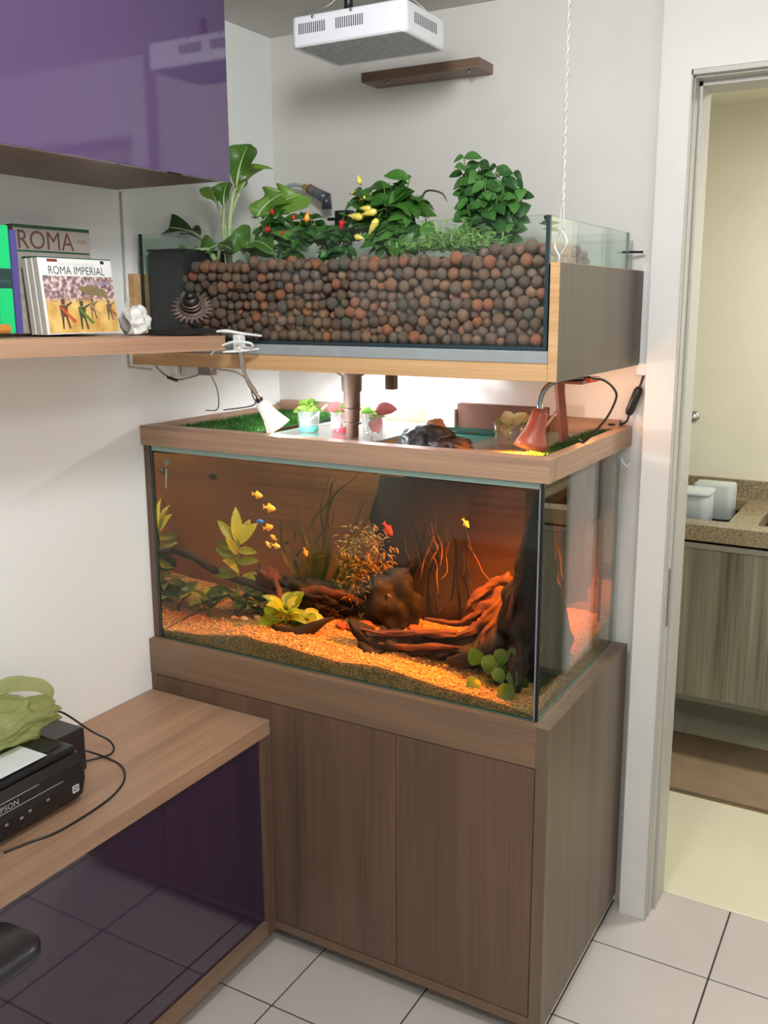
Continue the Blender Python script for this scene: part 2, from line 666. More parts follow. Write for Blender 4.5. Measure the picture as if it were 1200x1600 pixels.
kf = struct('floor', box(0.2, ROOM_X1, Q, 1.60, -0.05, -0.002), pm('pale_grout', (170, 160, 135), 0.9), origin=(0, 0, 0))
ktile_me = mk('tile', box(0.001, 0.599, 0.001, 0.519, -0.012, 0.0, 0.001))
ktile_me.materials.append(KTILE)
for i in range(4):
    for j in range(3):
        inst('tile', ktile_me, kf, (0.35 + 0.6 * i + 0.13, Q + 0.52 * j - 0.0, 0))

struct('wall_left', box(-0.12, 0.0, ROOM_Y0, 0.12, 0, H), WALL)
wb = join([box(0.0, PX0, 0.0, 0.10, 0, H), box(PX0, PX1, PP, 0.10, 0, H), box(PX1, DOOR_X1, PP, 0.10, DOOR_H, H), box(DOOR_X1, ROOM_X1, PP, 0.10, 0, H)])
struct('wall_back', wb, TRIM2)
struct('wall_right', box(ROOM_X1, ROOM_X1 + 0.1, ROOM_Y0, 1.6, 0, H), WALL)
struct('wall_front', box(-0.12, ROOM_X1 + 0.1, ROOM_Y0 - 0.1, ROOM_Y0, 0, H), WALL)
struct('ceiling', box(-0.12, ROOM_X1 + 0.1, ROOM_Y0 - 0.1, 0.10, H, H + 0.1), CEIL)
# door frame: stepped painted jamb, head and far jamb
door = thing('door_1', None, None, (PX1, 0, 0))
door['kind'] = 'structure'


def jamb(x, s):
    a = sorted((x, x + s * 0.003)); b = sorted((x, x + s * 0.0055)); c = sorted((x, x + s * 0.014))
    return join([box(a[0], a[1], PP - 0.002, -0.030, 0, DOOR_H), box(b[0], b[1], -0.0299, 0.0139, 0, DOOR_H), box(c[0], c[1], 0.014, Q, 0, DOOR_H)])


ob('jamb', jamb(PX1, 1), TRIM, door)
ob('jamb', jamb(DOOR_X1, -1), TRIM, door)
ob('door_head', join([box(PX1, DOOR_X1, PP - 0.002, -0.030, DOOR_H - 0.012, DOOR_H - 0.001), box(PX1, DOOR_X1, -0.0299, 0.0139, DOOR_H - 0.016, DOOR_H - 0.001), box(PX1, DOOR_X1, 0.014, Q, DOOR_H - 0.026, DOOR_H - 0.001)]), TRIM, door)
ob('strike_plate', box(PX1 + 0.0055, PX1 + 0.0066, -0.02, 0.0, 0.86, 1.02), STEEL, door)
# kitchen shell
struct('wall_kitchen_back', box(0.2, ROOM_X1, 1.52, 1.62, 0, 2.46), KWALL)
struct('wall_kitchen_left', box(0.1, 0.2, 0.10, 1.62, 0, 2.46), KWALL)
struct('ceiling', box(0.1, ROOM_X1, 0.10, 1.62, 2.455, 2.55), KWALL)

# ------------------------------------------------------------------ aquarium stand
S = 0.80
st = thing('aquarium_stand', 'brown oak laminate floor cabinet with flush doors carrying the glass aquarium', 'cabinet', (0.58, -0.30, 0))
ob('carcass', join([box(0.0, 0.022, -0.626, -0.03, 0.045, 0.70), box(0.022, 1.137, -0.60, -0.03, 0.045, 0.068), box(0.022, 1.137, -0.05, -0.03, 0.068, 0.70)]), WZ, st)
ob('side_panel', box(1.137, 1.167, -0.628, -0.03, 0.045, S - 0.0), WZS, st)
ob('top_rail', box(0.0, 1.1365, -0.628, -0.594, 0.7015, S - 0.0), WX, st)
ob('top_board', box(0.0, 1.1365, -0.594, -0.03, 0.76, S - 0.001), WX, st)
ob('bottom_rail', box(0.0, 1.1365, -0.628, -0.600, 0.045, 0.069), WX, st)
for a, b in ((0.024, 0.4085), (0.4105, 0.7815), (0.7835, 1.1345)):
    ob('door', box(a, b, -0.6270, -0.606, 0.0715, 0.6985, 0.0006), WZ, st)
ob('plinth', box(0.06, 1.12, -0.55, -0.06, 0.0, 0.045), GAP, st)

# ------------------------------------------------------------------ aquarium
AX0, AX1, AY0, AY1, AZ0, AZ1 = 0.024, 1.129, -0.606, -0.055, S, 1.337
aq = thing('aquarium', 'large planted glass aquarium filled with amber water on the oak stand', 'aquarium', (0.58, -0.32, S))
g = 0.010


def pane(name, x0, x1, y0, y1, z0, z1, axis, parent, m=None, e=None, label=None):
    vf = box(x0, x1, y0, y1, z0, z1)
    big = {'x': (3, 5), 'y': (2, 4), 'z': (0, 1)}[axis]
    return ob(name, vf, None, parent, mats=[m or PANE, e or GEDGE], fmat=[0 if i in big else 1 for i in range(6)], label=label)


pane('front_pane', AX0, AX1, AY0, AY0 + 0.004, AZ0 + 0.002, AZ1, 'y', aq, PANEW)
pane('side_pane', AX1 - 0.004, AX1, AY0 + 0.005, AY1, AZ0 + 0.002, AZ1, 'x', aq, PANEW)
pane('side_pane', AX0, AX0 + 0.004, AY0 + 0.005, AY1, AZ0 + 0.002, AZ1, 'x', aq, PANEW)
pane('bottom_pane', AX0, AX1, AY0 + 0.005, AY1, AZ0 + 0.0005, AZ0 + 0.0018, 'z', aq)
BACKB = wood('brown_wood_backing', (92, 66, 40), (138, 104, 66), 'x', 0.5)  # the board's own brown, grained along its length
ob('back_panel', box(AX0, AX1, AY1 + 0.001, AY1 + 0.006, AZ0 + 0.002, AZ1), BACKB, aq, label='brown wood-look backing board')
ob('silicone_seam', box(AX1 - 0.0052, AX1 + 0.0007, AY0 - 0.0007, AY0 + 0.0053, AZ0 + 0.002, AZ1 - 0.001), SIL, aq, label='black silicone corner seam')
ob('silicone_seam', box(AX1 - 0.0092, AX1 - 0.0054, AY0 - 0.0006, AY0 - 0.0001, AZ0 + 0.002, AZ1 - 0.001), SILW, aq)
ob('silicone_seam', box(AX0 - 0.0006, AX0 + 0.004, AY0 - 0.0007, AY0 + 0.005, AZ0 + 0.002, AZ1 - 0.001), GEDGED, aq)
ob('rim_strip', box(AX0 + 0.0042, AX1 - 0.0094, AY0 - 0.0010, AY0 - 0.0002, AZ1 - 0.013, AZ1), GEDGEL, aq, label='pale green glass edge strip')
ob('top_brace', join([box(AX0 + 0.004, AX1 - 0.006, AY0 + 0.0045, AY0 + 0.045, AZ1 - 0.010, AZ1 - 0.002)]), GEDGE, aq, label='green-edged glass brace along the top')
WX0, WX1, WY0, WY1, WZ1 = AX0 + 0.0045, AX1 - 0.0045, AY0 + 0.0045, AY1 + 0.0005, 1.318
ob('water', box(WX0, WX1, WY0, WY1, AZ0 + 0.002, WZ1), WATER, aq, label='clear amber-tinted water')

# hood frame and the strip of board on the left
hood = thing('hood_frame', 'pale oak frame resting on the rim of the aquarium', 'frame', (0.57, -0.30, 1.338))
H0, H1 = 1.3385, 1.390
ob('front_rail', box(0.0, 1.145, -0.618, -0.575, H0, H1, 0.0008), WHOOD, hood)
ob('side_rail', box(1.117, 1.145, -0.5745, -0.004, H0, H1, 0.0008), WHOODY, hood)
ob('side_rail', box(0.0, 0.022, -0.5745, -0.004, H0, H1, 0.0008), WHOODY, hood)
ob('back_rail', box(0.0225, 1.1165, -0.030, -0.004, H0, 1.405, 0.0008), WHOOD, hood)
ob('side_board', box(0.001, 0.021, -0.608, -0.01, S + 0.0005, H0 - 0.0005), WZ, hood, label='upright board between wall and glass')

# ------------------------------------------------------------------ substrate
fx = [0.0, 0.036, 0.15, 0.261, 0.315, 0.367, 0.46, 0.532, 0.603, 0.724, 0.819, 0.908, 0.994, 1.057, 1.13]
fz = [0.818, 0.821, 0.83, 0.848, 0.856, 0.85, 0.849, 0.841, 0.839, 0.850, 0.838, 0.831, 0.827, 0.821, 0.808]


def gh(x, y):
    f = float(np.interp(x, fx, fz))
    b = float(np.interp(x, [0, 0.2, 0.4, 0.6, 0.9, 1.13], [0.832, 0.85, 0.868, 0.885, 0.885, 0.876]))
    t = min(1, max(0, (y + 0.60) / 0.5))
    t2 = t ** 0.85
    return f * (1 - t2) + b * t2 + 0.004 * noise.noise(Vector((x * 14, y * 14, 3)))


def heightfield(x0, x1, y0, y1, nx, ny, zb, rough=0.0):
    V = []; F = []
    for j in range(ny + 1):
        for i in range(nx + 1):
            x = x0 + (x1 - x0) * i / nx; y = y0 + (y1 - y0) * j / ny
            z = gh(x, y) + rough * noise.noise(Vector((x * 150, y * 150, 0)))
            V.append((x, y, z))
    for j in range(ny):
        for i in range(nx):
            a = j * (nx + 1) + i
            F.append((a, a + 1, a + nx + 2, a + nx + 1))
    n = len(V)
    per = [i for i in range(nx + 1)] + [(j) * (nx + 1) + nx for j in range(1, ny + 1)] + [ny * (nx + 1) + i for i in range(nx - 1, -1, -1)] + [j * (nx + 1) for j in range(ny - 1, 0, -1)]
    for p in per:
        V.append((V[p][0], V[p][1], zb))
    m = len(per)
    for k in range(m):
        k2 = (k + 1) % m
        F.append((per[k2], per[k], n + k, n + k2))
    F.append(tuple(n + k for k in range(m - 1, -1, -1)))
    return V, F


GRAV = pm('aquarium_gravel', (168, 130, 76), 0.9, var=0.4, vscale=190, bump=0.8, bscale=260)
SOIL = pm('grey_substrate', (122, 116, 100), 0.95, var=0.35, vscale=160, bump=0.6, bscale=260)
tag(ob('gravel_bed', heightfield(WX0 + 0.003, WX1 - 0.003, WY0 + 0.0015, WY1 - 0.003, 200, 100, AZ0 + 0.004, 0.004), GRAV, smooth=False), 'tan gravel bed covering the bottom of the aquarium', 'gravel', kind='stuff')
bmi = bmesh.new(); bmesh.ops.create_icosphere(bmi, subdivisions=1, radius=1)
ICO1 = ([v.co.copy() for v in bmi.verts], [tuple(v.index for v in f.verts) for f in bmi.faces]); bmi.free()
bmi = bmesh.new(); bmesh.ops.create_icosphere(bmi, subdivisions=2, radius=1)
ICO2 = ([v.co.copy() for v in bmi.verts], [tuple(v.index for v in f.verts) for f in bmi.faces]); bmi.free()


def scatter_ico(points, ICO, wob=0.25):
    V = []; F = []
    base = np.array([tuple(v) for v in ICO[0]])
    nb = len(base)
    for k, (p, r, sq) in enumerate(points):
        a = rng.rand() * 6.28
        ca, sa = math.cos(a), math.sin(a)
        q = base * (1 + (rng.rand(nb, 1) - 0.5) * wob) * np.array([1, 0.8 + 0.3 * rng.rand(), sq]) * r
        x = q[:, 0] * ca - q[:, 1] * sa + p[0]
        y = q[:, 0] * sa + q[:, 1] * ca + p[1]
        z = q[:, 2] + p[2]
        n = len(V)
        V += list(zip(x, y, z))
        F += [tuple(i + n for i in f) for f in ICO[1]]
    return V, F


pts = []
for _ in range(5200):
    x = rng.uniform(WX0 + 0.01, WX1 - 0.01); y = WY0 + 0.008 + (WY1 - WY0 - 0.02) * rng.rand() ** 1.25
    big = 1.0 if x < 0.25 else 1.25
    pts.append(((x, y, gh(x, y) + 0.0012), rng.uniform(0.0022, 0.0042) * big, 0.7))
PEB = ramp_random('pebble_mix', [(0, (206, 166, 104)), (0.35, (170, 126, 76)), (0.6, (214, 182, 124)), (0.8, (120, 88, 56)), (1.0, (228, 200, 146))], bump=0.1)
tag(ob('loose_gravel', scatter_ico(pts, ICO1), PEB), 'coarse pale pebbles strewn over the aquarium gravel', 'pebbles', kind='stuff')
# side grit along the panes, the gravel's unlit dark put into its colour
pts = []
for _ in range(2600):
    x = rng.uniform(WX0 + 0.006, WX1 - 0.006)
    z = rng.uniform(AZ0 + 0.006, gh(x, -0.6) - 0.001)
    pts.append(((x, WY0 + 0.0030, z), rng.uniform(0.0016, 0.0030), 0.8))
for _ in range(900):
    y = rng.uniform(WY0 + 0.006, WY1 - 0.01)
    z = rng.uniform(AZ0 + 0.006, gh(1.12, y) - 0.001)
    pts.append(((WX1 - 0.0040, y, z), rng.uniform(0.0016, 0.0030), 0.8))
GRIT = ramp_random('shaded_grit_mix', [(0, (84, 78, 62)), (0.4, (62, 56, 44)), (0.7, (112, 104, 84)), (1, (44, 39, 31))], bump=0.1)
tag(ob('substrate_grit', scatter_ico(pts, ICO1, 0.4), GRIT), 'grit darkened in colour as the unlit edge of the gravel, against the aquarium front glass', 'grit', kind='stuff')

# ------------------------------------------------------------------ leaves
def leaf_vf(L=1.0, W=0.4, curl=0.3, fold=0.15, wave=0.0, shape=1.0, nu=4, nv=6, tip=0.75, seed=0, lobes=0):
    """blade along +Y, width X, normal Z"""
    V = []
    for j in range(nv + 1):
        t = j / nv
        wd = W / 2 * (math.sin(math.pi * min(1, t ** shape)) ** tip if 0 < t < 1 else 0.02)
        if lobes: wd *= 1 + 0.12 * math.sin(t * math.pi * lobes)
        y = L * t
        z0 = -curl * L * t * t
        yy = y * (1 - 0.25 * abs(curl) * t)
        for i in range(nu + 1):
            s = -1 + 2 * i / nu
            z = z0 + abs(s) * wd * fold * 2 + wave * W * math.sin(t * 9 + seed + (2 if s > 0 else 0)) * abs(s)
            V.append((s * wd, yy, z))
    F = []
    for j in range(nv):
        for i in range(nu):
            a = j * (nu + 1) + i
            F.append((a, a + 1, a + nu + 2, a + nu + 1))
    return V, F


def add_leaf(parent, me, base, d, size, up=(0, 0, 1), roll=0.0, name='leaf'):
    M3 = frame_matrix(d, up)
    if roll:
        M3 = M3 @ Matrix.Rotation(roll, 3, 'Y')
    b = Vector(base) - WL[parent.name]
    return inst(name, me, parent, b, M3.to_euler(), size)


def leaf_mesh(name, mat, **k):
    me = mk(name, leaf_vf(**k), True)
    me.materials.append(mat)
    return me


# ------------------------------------------------------------------ things in the tank
DRIFT = pm('driftwood', (84, 44, 28), 0.75, var=0.6, vscale=30, bump=0.9, bscale=60, stretch=(0.6, 1, 1.6))
DRIFTD = pm('dark_driftwood', (25, 17, 14), 0.8, var=0.4, vscale=14, bump=0.9, bscale=40)
ROOTL = pm('pale_roots', (116, 76, 46), 0.8, var=0.3, vscale=40)

# big root standing in the right corner
dr = thing('driftwood_root', 'large dark driftwood root rising to the water surface near the corner glass', 'driftwood', (0.98, -0.36, gh(0.98, -0.36)))
tv, tf = tube([(1.03, -0.40, 0.86), (1.045, -0.43, 0.95), (1.060, -0.475, 1.04), (1.078, -0.51, 1.14), (1.096, -0.535, 1.25), (1.106, -0.54, 1.31)], [0.078, 0.066, 0.048, 0.030, 0.015, 0.010], 28, 8, nz=0.45, seed=2)
tv = [(min(x, WX1 - 0.005 - 0.02 * (0.5 + 0.5 * math.sin(z * 40)) * 0.2), max(y, WY0 + 0.006), z) for x, y, z in tv]
ob('trunk', (tv, tf), pm('shaded_root_bark', (15, 11, 10), 0.85, var=0.5, vscale=18, bump=0.8, bscale=50), dr, True)  # near-black colour: dark wood with the unlit front's shade painted in
ob('heartwood', tube([(1.028, -0.515, 1.00), (1.048, -0.52, 1.09), (1.063, -0.525, 1.16), (1.092, -0.535, 1.27)], [0.007, 0.004, 0.008, 0.003], 8, 6, nz=0.4, seed=9), DRIFT, dr, True)
for k, (p, r) in enumerate([
    ([(1.0, -0.36, 1.055), (0.965, -0.40, 1.015), (0.92, -0.42, 0.975), (0.875, -0.43, 0.945)], [0.022, 0.016, 0.011, 0.004]),
    ([(1.0, -0.38, 1.035), (0.955, -0.43, 0.985), (0.925, -0.45, 0.945), (0.88, -0.47, 0.925)], [0.015, 0.012, 0.012, 0.004]),
    ([(1.0, -0.42, 1.02), (0.985, -0.46, 0.985), (0.965, -0.49, 0.95), (0.955, -0.50, 0.915)], [0.011, 0.012, 0.009, 0.003]),
    ([(0.99, -0.36, 1.06), (0.945, -0.37, 1.04), (0.905, -0.39, 1.01), (0.885, -0.40, 0.975)], [0.02, 0.014, 0.010, 0.004]),
    ([(1.01, -0.43, 0.96), (0.975, -0.49, 0.915), (0.92, -0.50, 0.88), (0.87, -0.50, 0.868)], [0.035, 0.028, 0.018, 0.006]),
    ([(1.02, -0.42, 0.99), (1.045, -0.48, 0.94), (1.055, -0.52, 0.89), (1.06, -0.53, 0.835)], [0.03, 0.022, 0.018, 0.008]),
    ([(0.99, -0.38, 0.93), (0.93, -0.44, 0.90), (0.87, -0.46, 0.885), (0.80, -0.47, 0.875)], [0.05, 0.038, 0.026, 0.01])]):
    ob('root_branch', tube(p, r, 18, 8, nz=0.6, seed=k), DRIFT if k < 4 else DRIFTD, dr, True)

lg = thing('hollow_log', 'split reddish driftwood log lying across the lit gravel', 'driftwood', (0.74, -0.47, gh(0.74, -0.47)))
ob('log_body', tube([(0.580, -0.46, 0.915), (0.64, -0.46, 0.868), (0.72, -0.455, 0.872), (0.80, -0.45, 0.882), (0.88, -0.44, 0.905)], [0.010, 0.036, 0.040, 0.034, 0.012], 22, 10, flat=0.8, nz=0.5, seed=4), DRIFTD, lg, True)
ob('bark_strip', tube([(0.61, -0.475, 0.900), (0.70, -0.485, 0.905), (0.79, -0.48, 0.920), (0.885, -0.47, 0.932)], [0.004, 0.012, 0.017, 0.015], 18, 8, flat=0.5, nz=0.6, seed=6), DRIFT, lg, True)
ob('bark_strip', tube([(0.68, -0.50, 0.878), (0.76, -0.505, 0.884), (0.83, -0.50, 0.898), (0.90, -0.49, 0.905)], [0.003, 0.008, 0.008, 0.003], 8, 6, nz=0.4, seed=8), DRIFT, lg, True)
ob('bark_strip', tube([(0.62, -0.49, 0.862), (0.66, -0.50, 0.850), (0.70, -0.50, 0.852)], [0.010, 0.022, 0.008], 8, 6, nz=0.4, seed=11), DRIFTD, lg, True)
tag(ob('driftwood_stick', tube([(0.775, -0.41, 0.940), (0.82, -0.41, 0.939), (0.87, -0.405, 0.941), (0.93, -0.40, 0.950)], [0.003, 0.007, 0.007, 0.003], 8, 6, nz=0.4), DRIFT, smooth=True), 'thin straight red driftwood stick lying just behind the split log', 'driftwood')
tag(ob('long_branch', tube([(0.035, -0.50, 1.034), (0.088, -0.49, 1.019), (0.11, -0.38, 0.962), (0.228, -0.35, 0.934), (0.33, -0.33, 0.902)], [0.010, 0.011, 0.012, 0.011, 0.009], 9, 6, nz=0.25), DRIFTD, smooth=True), 'long straight dark branch leaning down from the left pane', 'driftwood')
tag(ob('curved_driftwood', tube([(0.345, -0.485, 0.860), (0.385, -0.48, 0.852), (0.43, -0.47, 0.858), (0.48, -0.45, 0.885), (0.52, -0.43, 0.905)], [0.008, 0.014, 0.015, 0.011, 0.004], 10, 6, nz=0.4, seed=3), DRIFTD, smooth=True), 'short curved black driftwood piece in front of the low green plant', 'driftwood')
mw = thing('driftwood_mound', 'rough brown driftwood mound in the middle of the aquarium behind the low plant', 'driftwood', (0.36, -0.27, gh(0.36, -0.27)))
ob('mound', blob((0.38, -0.26, 0.905), 0.15, 0.07, 0.050, 5, 0.4, 3.4, 3), DRIFTD, mw, True)
ob('knot', blob((0.262, -0.34, 0.965), 0.034, 0.025, 0.030, 3, 0.8, 3.2, 7), DRIFT, mw, True)
ob('root_branch', tube([(0.25, -0.33, 0.97), (0.30, -0.36, 0.955), (0.325, -0.39, 0.93), (0.345, -0.41, 0.885)], [0.012, 0.010, 0.009, 0.006], 8, 6, nz=0.5), DRIFT, mw, True)
ob('root_branch', tube([(0.36, -0.31, 0.93), (0.43, -0.31, 0.94), (0.50, -0.30, 0.935), (0.56, -0.30, 0.925)], [0.016, 0.014, 0.012, 0.008], 8, 6, nz=0.5), DRIFT, mw, True)

# dark stump at the back with thin trailing roots
stp = thing('bark_stump', 'tall black bark stump against the back panel, laced with thin roots', 'driftwood', (0.67, -0.13, gh(0.67, -0.13)))
rings = []
for z, w_, d_ in ((0.87, 0.30, 0.12), (0.93, 0.29, 0.11), (0.99, 0.25, 0.09), (1.06, 0.25, 0.08), (1.13, 0.27, 0.07), (1.20, 0.27, 0.065), (1.27, 0.26, 0.06), (1.317, 0.25, 0.055)):
    ring = []
    for k in range(28):
        th = 2 * math.pi * k / 28
        rr = 1 + 0.34 * noise.noise(Vector((math.cos(th) * 2.6, math.sin(th) * 2.6, z * 13)))
        ring.append((0.665 + w_ / 2 * math.cos(th) * rr, -0.135 + d_ / 2 * math.sin(th) * rr, z))
    rings.append(ring)
ob('stump', loft(rings), pm('black_bark', (17, 14, 14), 0.85, var=0.4, vscale=10, bump=0.35, bscale=24), stp, True)
rs = np.random.RandomState(4)
for k in range(24):
    x = rs.uniform(0.62, 0.83); z = rs.uniform(0.98, 1.20)
    p = [(x, -0.205, z)]
    for q in range(3):
        x += rs.uniform(-0.016, 0.016) + (0.012 if k % 4 == 0 else 0); z -= rs.uniform(0.02, 0.045)
        p.append((x, -0.205 - 0.012 * q, max(z, 0.91)))
    ob('root', tube(p, [0.0006, 0.0016, 0.0022, 0.0008], 6, 4, nz=0.3, seed=k), ROOTL if k % 3 == 0 else DRIFTD, stp, True)
rk = tag(ob('dark_stone', blob((0.635, -0.28, 0.935), 0.085, 0.055, 0.080, 4, 0.40, 1.8, 5), pm('black_rock', (14, 12, 12), 0.75, var=0.4, bump=0.9), smooth=True), 'black jagged stone in the centre of the aquarium behind the split log', 'stone')
for k, (x, y, r) in enumerate([(0.515, -0.37, 0.014), (0.545, -0.36, 0.017), (0.585, -0.36, 0.021), (0.72, -0.33, 0.02)]):
    tag(ob('stone', blob((x, y, gh(x, y) + r * 0.5), r * 1.2, r, r * 0.8, 3, 0.3, 2.0, k + 20), pm('orange_stone_%d' % k, (160, 84, 52), 0.8, var=0.3, bump=0.5), smooth=True),
        ['small reddish stone left of its pair between curved driftwood and split log', 'reddish stone in the middle between curved driftwood and split log', 'largest reddish stone just left of the split log tip', 'reddish stone behind the split log'][k], 'stone')
for k, (x, y) in enumerate([(0.185, -0.42), (0.225, -0.43), (0.255, -0.40), (0.29, -0.40)]):
    r = 0.010 + 0.002 * (k % 2)
    tag(ob('pale_stone', blob((x, y, gh(x, y) + r * 0.5), r * 1.2, r, r * 0.8, 2, 0.3, 2.0, k + 30), pm('pale_stone_%d' % k, (210, 170, 120), 0.8), smooth=True),
        ['pale stone farthest left beside the sword plant', 'pale stone second from the left of the sword plant group', 'pale stone third in the group beside the sword plant', 'pale stone touching the low green plant'][k], 'stone')

# sword plant
SWM = leafmat('sword_leaf', (120, 146, 30), (216, 220, 84), 0.45)
SWD = leafmat('sword_leaf_dark', (50, 76, 26), (120, 146, 56), 0.35)
sw_me = leaf_mesh('sword_leaf', SWM, L=1, W=0.34, curl=0.25, fold=0.12, wave=0.04, shape=0.9)
sw_dk = leaf_mesh('sword_leaf_low', SWD, L=1, W=0.36, curl=0.5, fold=0.1, wave=0.04, shape=0.9)
sp = thing('sword_plant', 'tall yellow-green broad-leaved water plant near the left pane', 'aquatic plant', (0.165, -0.36, gh(0.165, -0.36)))
b0 = Vector((0.165, -0.36, gh(0.165, -0.36)))
ob('stem', tube([b0, (0.168, -0.36, 0.92), (0.172, -0.36, 1.00), (0.178, -0.36, 1.07)], [0.006, 0.005, 0.004, 0.003], 7, 5), SWM, sp, True)
for (bz, d, s) in [(1.05, (0.05, -0.1, 1), 0.095), (1.05, (0.75, -0.1, 0.75), 0.085), (1.045, (-0.55, -0.3, 0.85), 0.085), (1.03, (-0.9, -0.2, 0.35), 0.07), (1.04, (0.35, 0.3, 0.9), 0.085), (1.03, (0.9, -0.2, 0.15), 0.065), (1.06, (-0.2, 0.3, 1), 0.08),
                   (1.00, (-0.9, -0.3, 0.5), 0.075), (0.995, (0.9, -0.25, 0.3), 0.07), (0.97, (0.3, -0.8, 0.4), 0.065), (0.96, (-0.7, -0.5, 0.1), 0.085), (0.94, (0.7, 0.4, 0.3), 0.08), (0.98, (-0.2, -0.9, 0.5), 0.06), (1.02, (0.15, -0.8, 0.6), 0.075)]:
    add_leaf(sp, sw_me, (0.172, -0.36, bz), d, s * 1.12, up=(0.5, -0.8, 0.5))
for k in range(11):
    a = k * 2.4
    add_leaf(sp, sw_dk, (0.168, -0.36, 0.86 + 0.008 * (k % 5)), (math.cos(a), math.sin(a) * 0.8, 0.5 + 0.25 * (k % 3)), 0.095 + 0.014 * (k % 3))
# second low dark plant left
sp2 = thing('crypt_plant', 'low dark green leafy water plant against the left pane', 'aquatic plant', (0.085, -0.40, gh(0.085, -0.40)))
b0 = Vector((0.085, -0.40, gh(0.085, -0.40)))
ob('stem', tube([b0, b0 + Vector((0, 0, 0.02)), b0 + Vector((0.004, 0, 0.04))], 0.006, 6, 3), SWD, sp2, True)
for k in range(14):
    a = k * 2.4 + 0.5
    add_leaf(sp2, sw_dk if k % 3 else sw_me, b0 + Vector((0, 0, 0.02)), (math.cos(a) * 0.6, math.sin(a), 0.7 + 0.3 * (k % 3)), 0.085 + 0.015 * (k % 4))
# third plant right of sword
sp3 = thing('crypt_plant', 'mid-height dark green water plant between the sword plant and the driftwood mound', 'aquatic plant', (0.225, -0.33, gh(0.225, -0.33)))
b0 = Vector((0.225, -0.33, gh(0.225, -0.33)))
ob('stem', tube([b0, b0 + Vector((0, 0, 0.03)), b0 + Vector((0.004, 0, 0.05))], 0.005, 6, 3), SWD, sp3, True)
for k in range(12):
    a = k * 2.4 + 1.5
    add_leaf(sp3, sw_dk, b0 + Vector((0, 0, 0.03)), (math.cos(a), math.sin(a), 0.25 + 0.35 * (k % 3)), 0.085 + 0.012 * (k % 3))

# ribbon grass
RIB = leafmat('ribbon_leaf', (38, 46, 18), (84, 92, 36), 0.3)
va = thing('ribbon_grass', 'tall wavy ribbon-leaved water grass in the back centre of the aquarium', 'aquatic plant', (0.35, -0.20, gh(0.35, -0.2)))


def ribbon(parent, pts, w_, mat):
    P = spline(pts, 7)
    V = []; F = []
    for i, p in enumerate(P):
        t = i / (len(P) - 1)
        ww = w_ * (1 - 0.75 * t ** 3) / 2
        s = Vector((math.cos(0.5 + t * 1.2), math.sin(0.5 + t * 1.2) * 0.6, 0))
        V += [p - s * ww, p + s * ww + Vector((0, 0.0008, 0))]
    for i in range(len(P) - 1):
        F.append((2 * i, 2 * i + 1, 2 * i + 3, 2 * i + 2))
    return ob('blade', (V, F), mat, parent, True)


for p in [[(0.35, -0.20, 0.87), (0.33, -0.20, 0.98), (0.31, -0.20, 1.08), (0.308, -0.20, 1.15)],
          [(0.35, -0.2, 0.87), (0.36, -0.2, 1.0), (0.345, -0.2, 1.10), (0.40, -0.2, 1.17), (0.42, -0.2, 1.23), (0.497, -0.2, 1.26)],
          [(0.355, -0.2, 0.87), (0.40, -0.2, 1.02), (0.395, -0.2, 1.12), (0.42, -0.2, 1.19), (0.48, -0.2, 1.24), (0.50, -0.2, 1.262)],
          [(0.345, -0.2, 0.87), (0.33, -0.2, 0.95), (0.26, -0.2, 1.03), (0.29, -0.2, 1.06), (0.27, -0.2, 1.12)],
          [(0.34, -0.2, 0.87), (0.30, -0.2, 0.93), (0.25, -0.2, 1.0), (0.24, -0.2, 1.08), (0.245, -0.2, 1.12)],
          [(0.35, -0.2, 0.87), (0.345, -0.2, 1.0), (0.31, -0.2, 1.09), (0.28, -0.2, 1.12)],
          [(0.36, -0.2, 0.87), (0.38, -0.2, 0.97), (0.36, -0.2, 1.05), (0.41, -0.2, 1.11), (0.42, -0.2, 1.17)],
          [(0.36, -0.2, 0.87), (0.37, -0.21, 0.98), (0.385, -0.2, 1.06), (0.375, -0.2, 1.15), (0.41, -0.2, 1.25)],
          [(0.36, -0.17, 0.87), (0.44, -0.16, 1.02), (0.47, -0.15, 1.12), (0.50, -0.15, 1.18), (0.56, -0.15, 1.20)],
          [(0.36, -0.17, 0.87), (0.46, -0.16, 1.0), (0.50, -0.15, 1.12), (0.56, -0.15, 1.15)],
          [(0.34, -0.18, 0.87), (0.28, -0.18, 0.97), (0.30, -0.18, 1.02), (0.35, -0.18, 1.05)]]:
    ribbon(va, p, 0.017, RIB)

# wall light stripe behind? moss bush
MOSS = leafmat('moss_leaf', (110, 96, 30), (228, 190, 78), 0.3, vscale=40)
ms = thing('moss_bush', 'bushy golden-green fine-leaved moss in the centre of the aquarium', 'aquatic plant', (0.545, -0.27, gh(0.545, -0.27)))
V = []; F = []
rs = np.random.RandomState(11)
lf = leaf_vf(L=1, W=0.28, curl=0.5, fold=0.1, nu=2, nv=3)
for k in range(1700):
    c = Vector((0.545 + rs.normal() * 0.036, -0.27 + rs.normal() * 0.020, 1.0 + rs.normal() * 0.055))
    if c.z > 1.13 or c.z < 0.89: continue
    d = Vector((rs.normal(), rs.normal(), rs.normal() * 0.7 + 0.3)).normalized()
    M3 = frame_matrix(d, (0, -0.3, 1))
    s = rs.uniform(0.013, 0.026)
    n = len(V)
    V += [tuple(c + M3 @ (Vector(v) * s)) for v in lf[0]]
    F += [tuple(i + n for i in f) for f in lf[1]]
ob('foliage', (V, F), MOSS, ms, True, kind='stuff')
for k in range(5):
    ob('stem', tube([(0.54 + 0.01 * k - 0.02, -0.27, 0.875), (0.545 + 0.012 * (k - 2), -0.27, 0.96), (0.545 + 0.02 * (k - 2), -0.27, 1.07)], 0.002, 5, 4), ROOTL, ms, True)

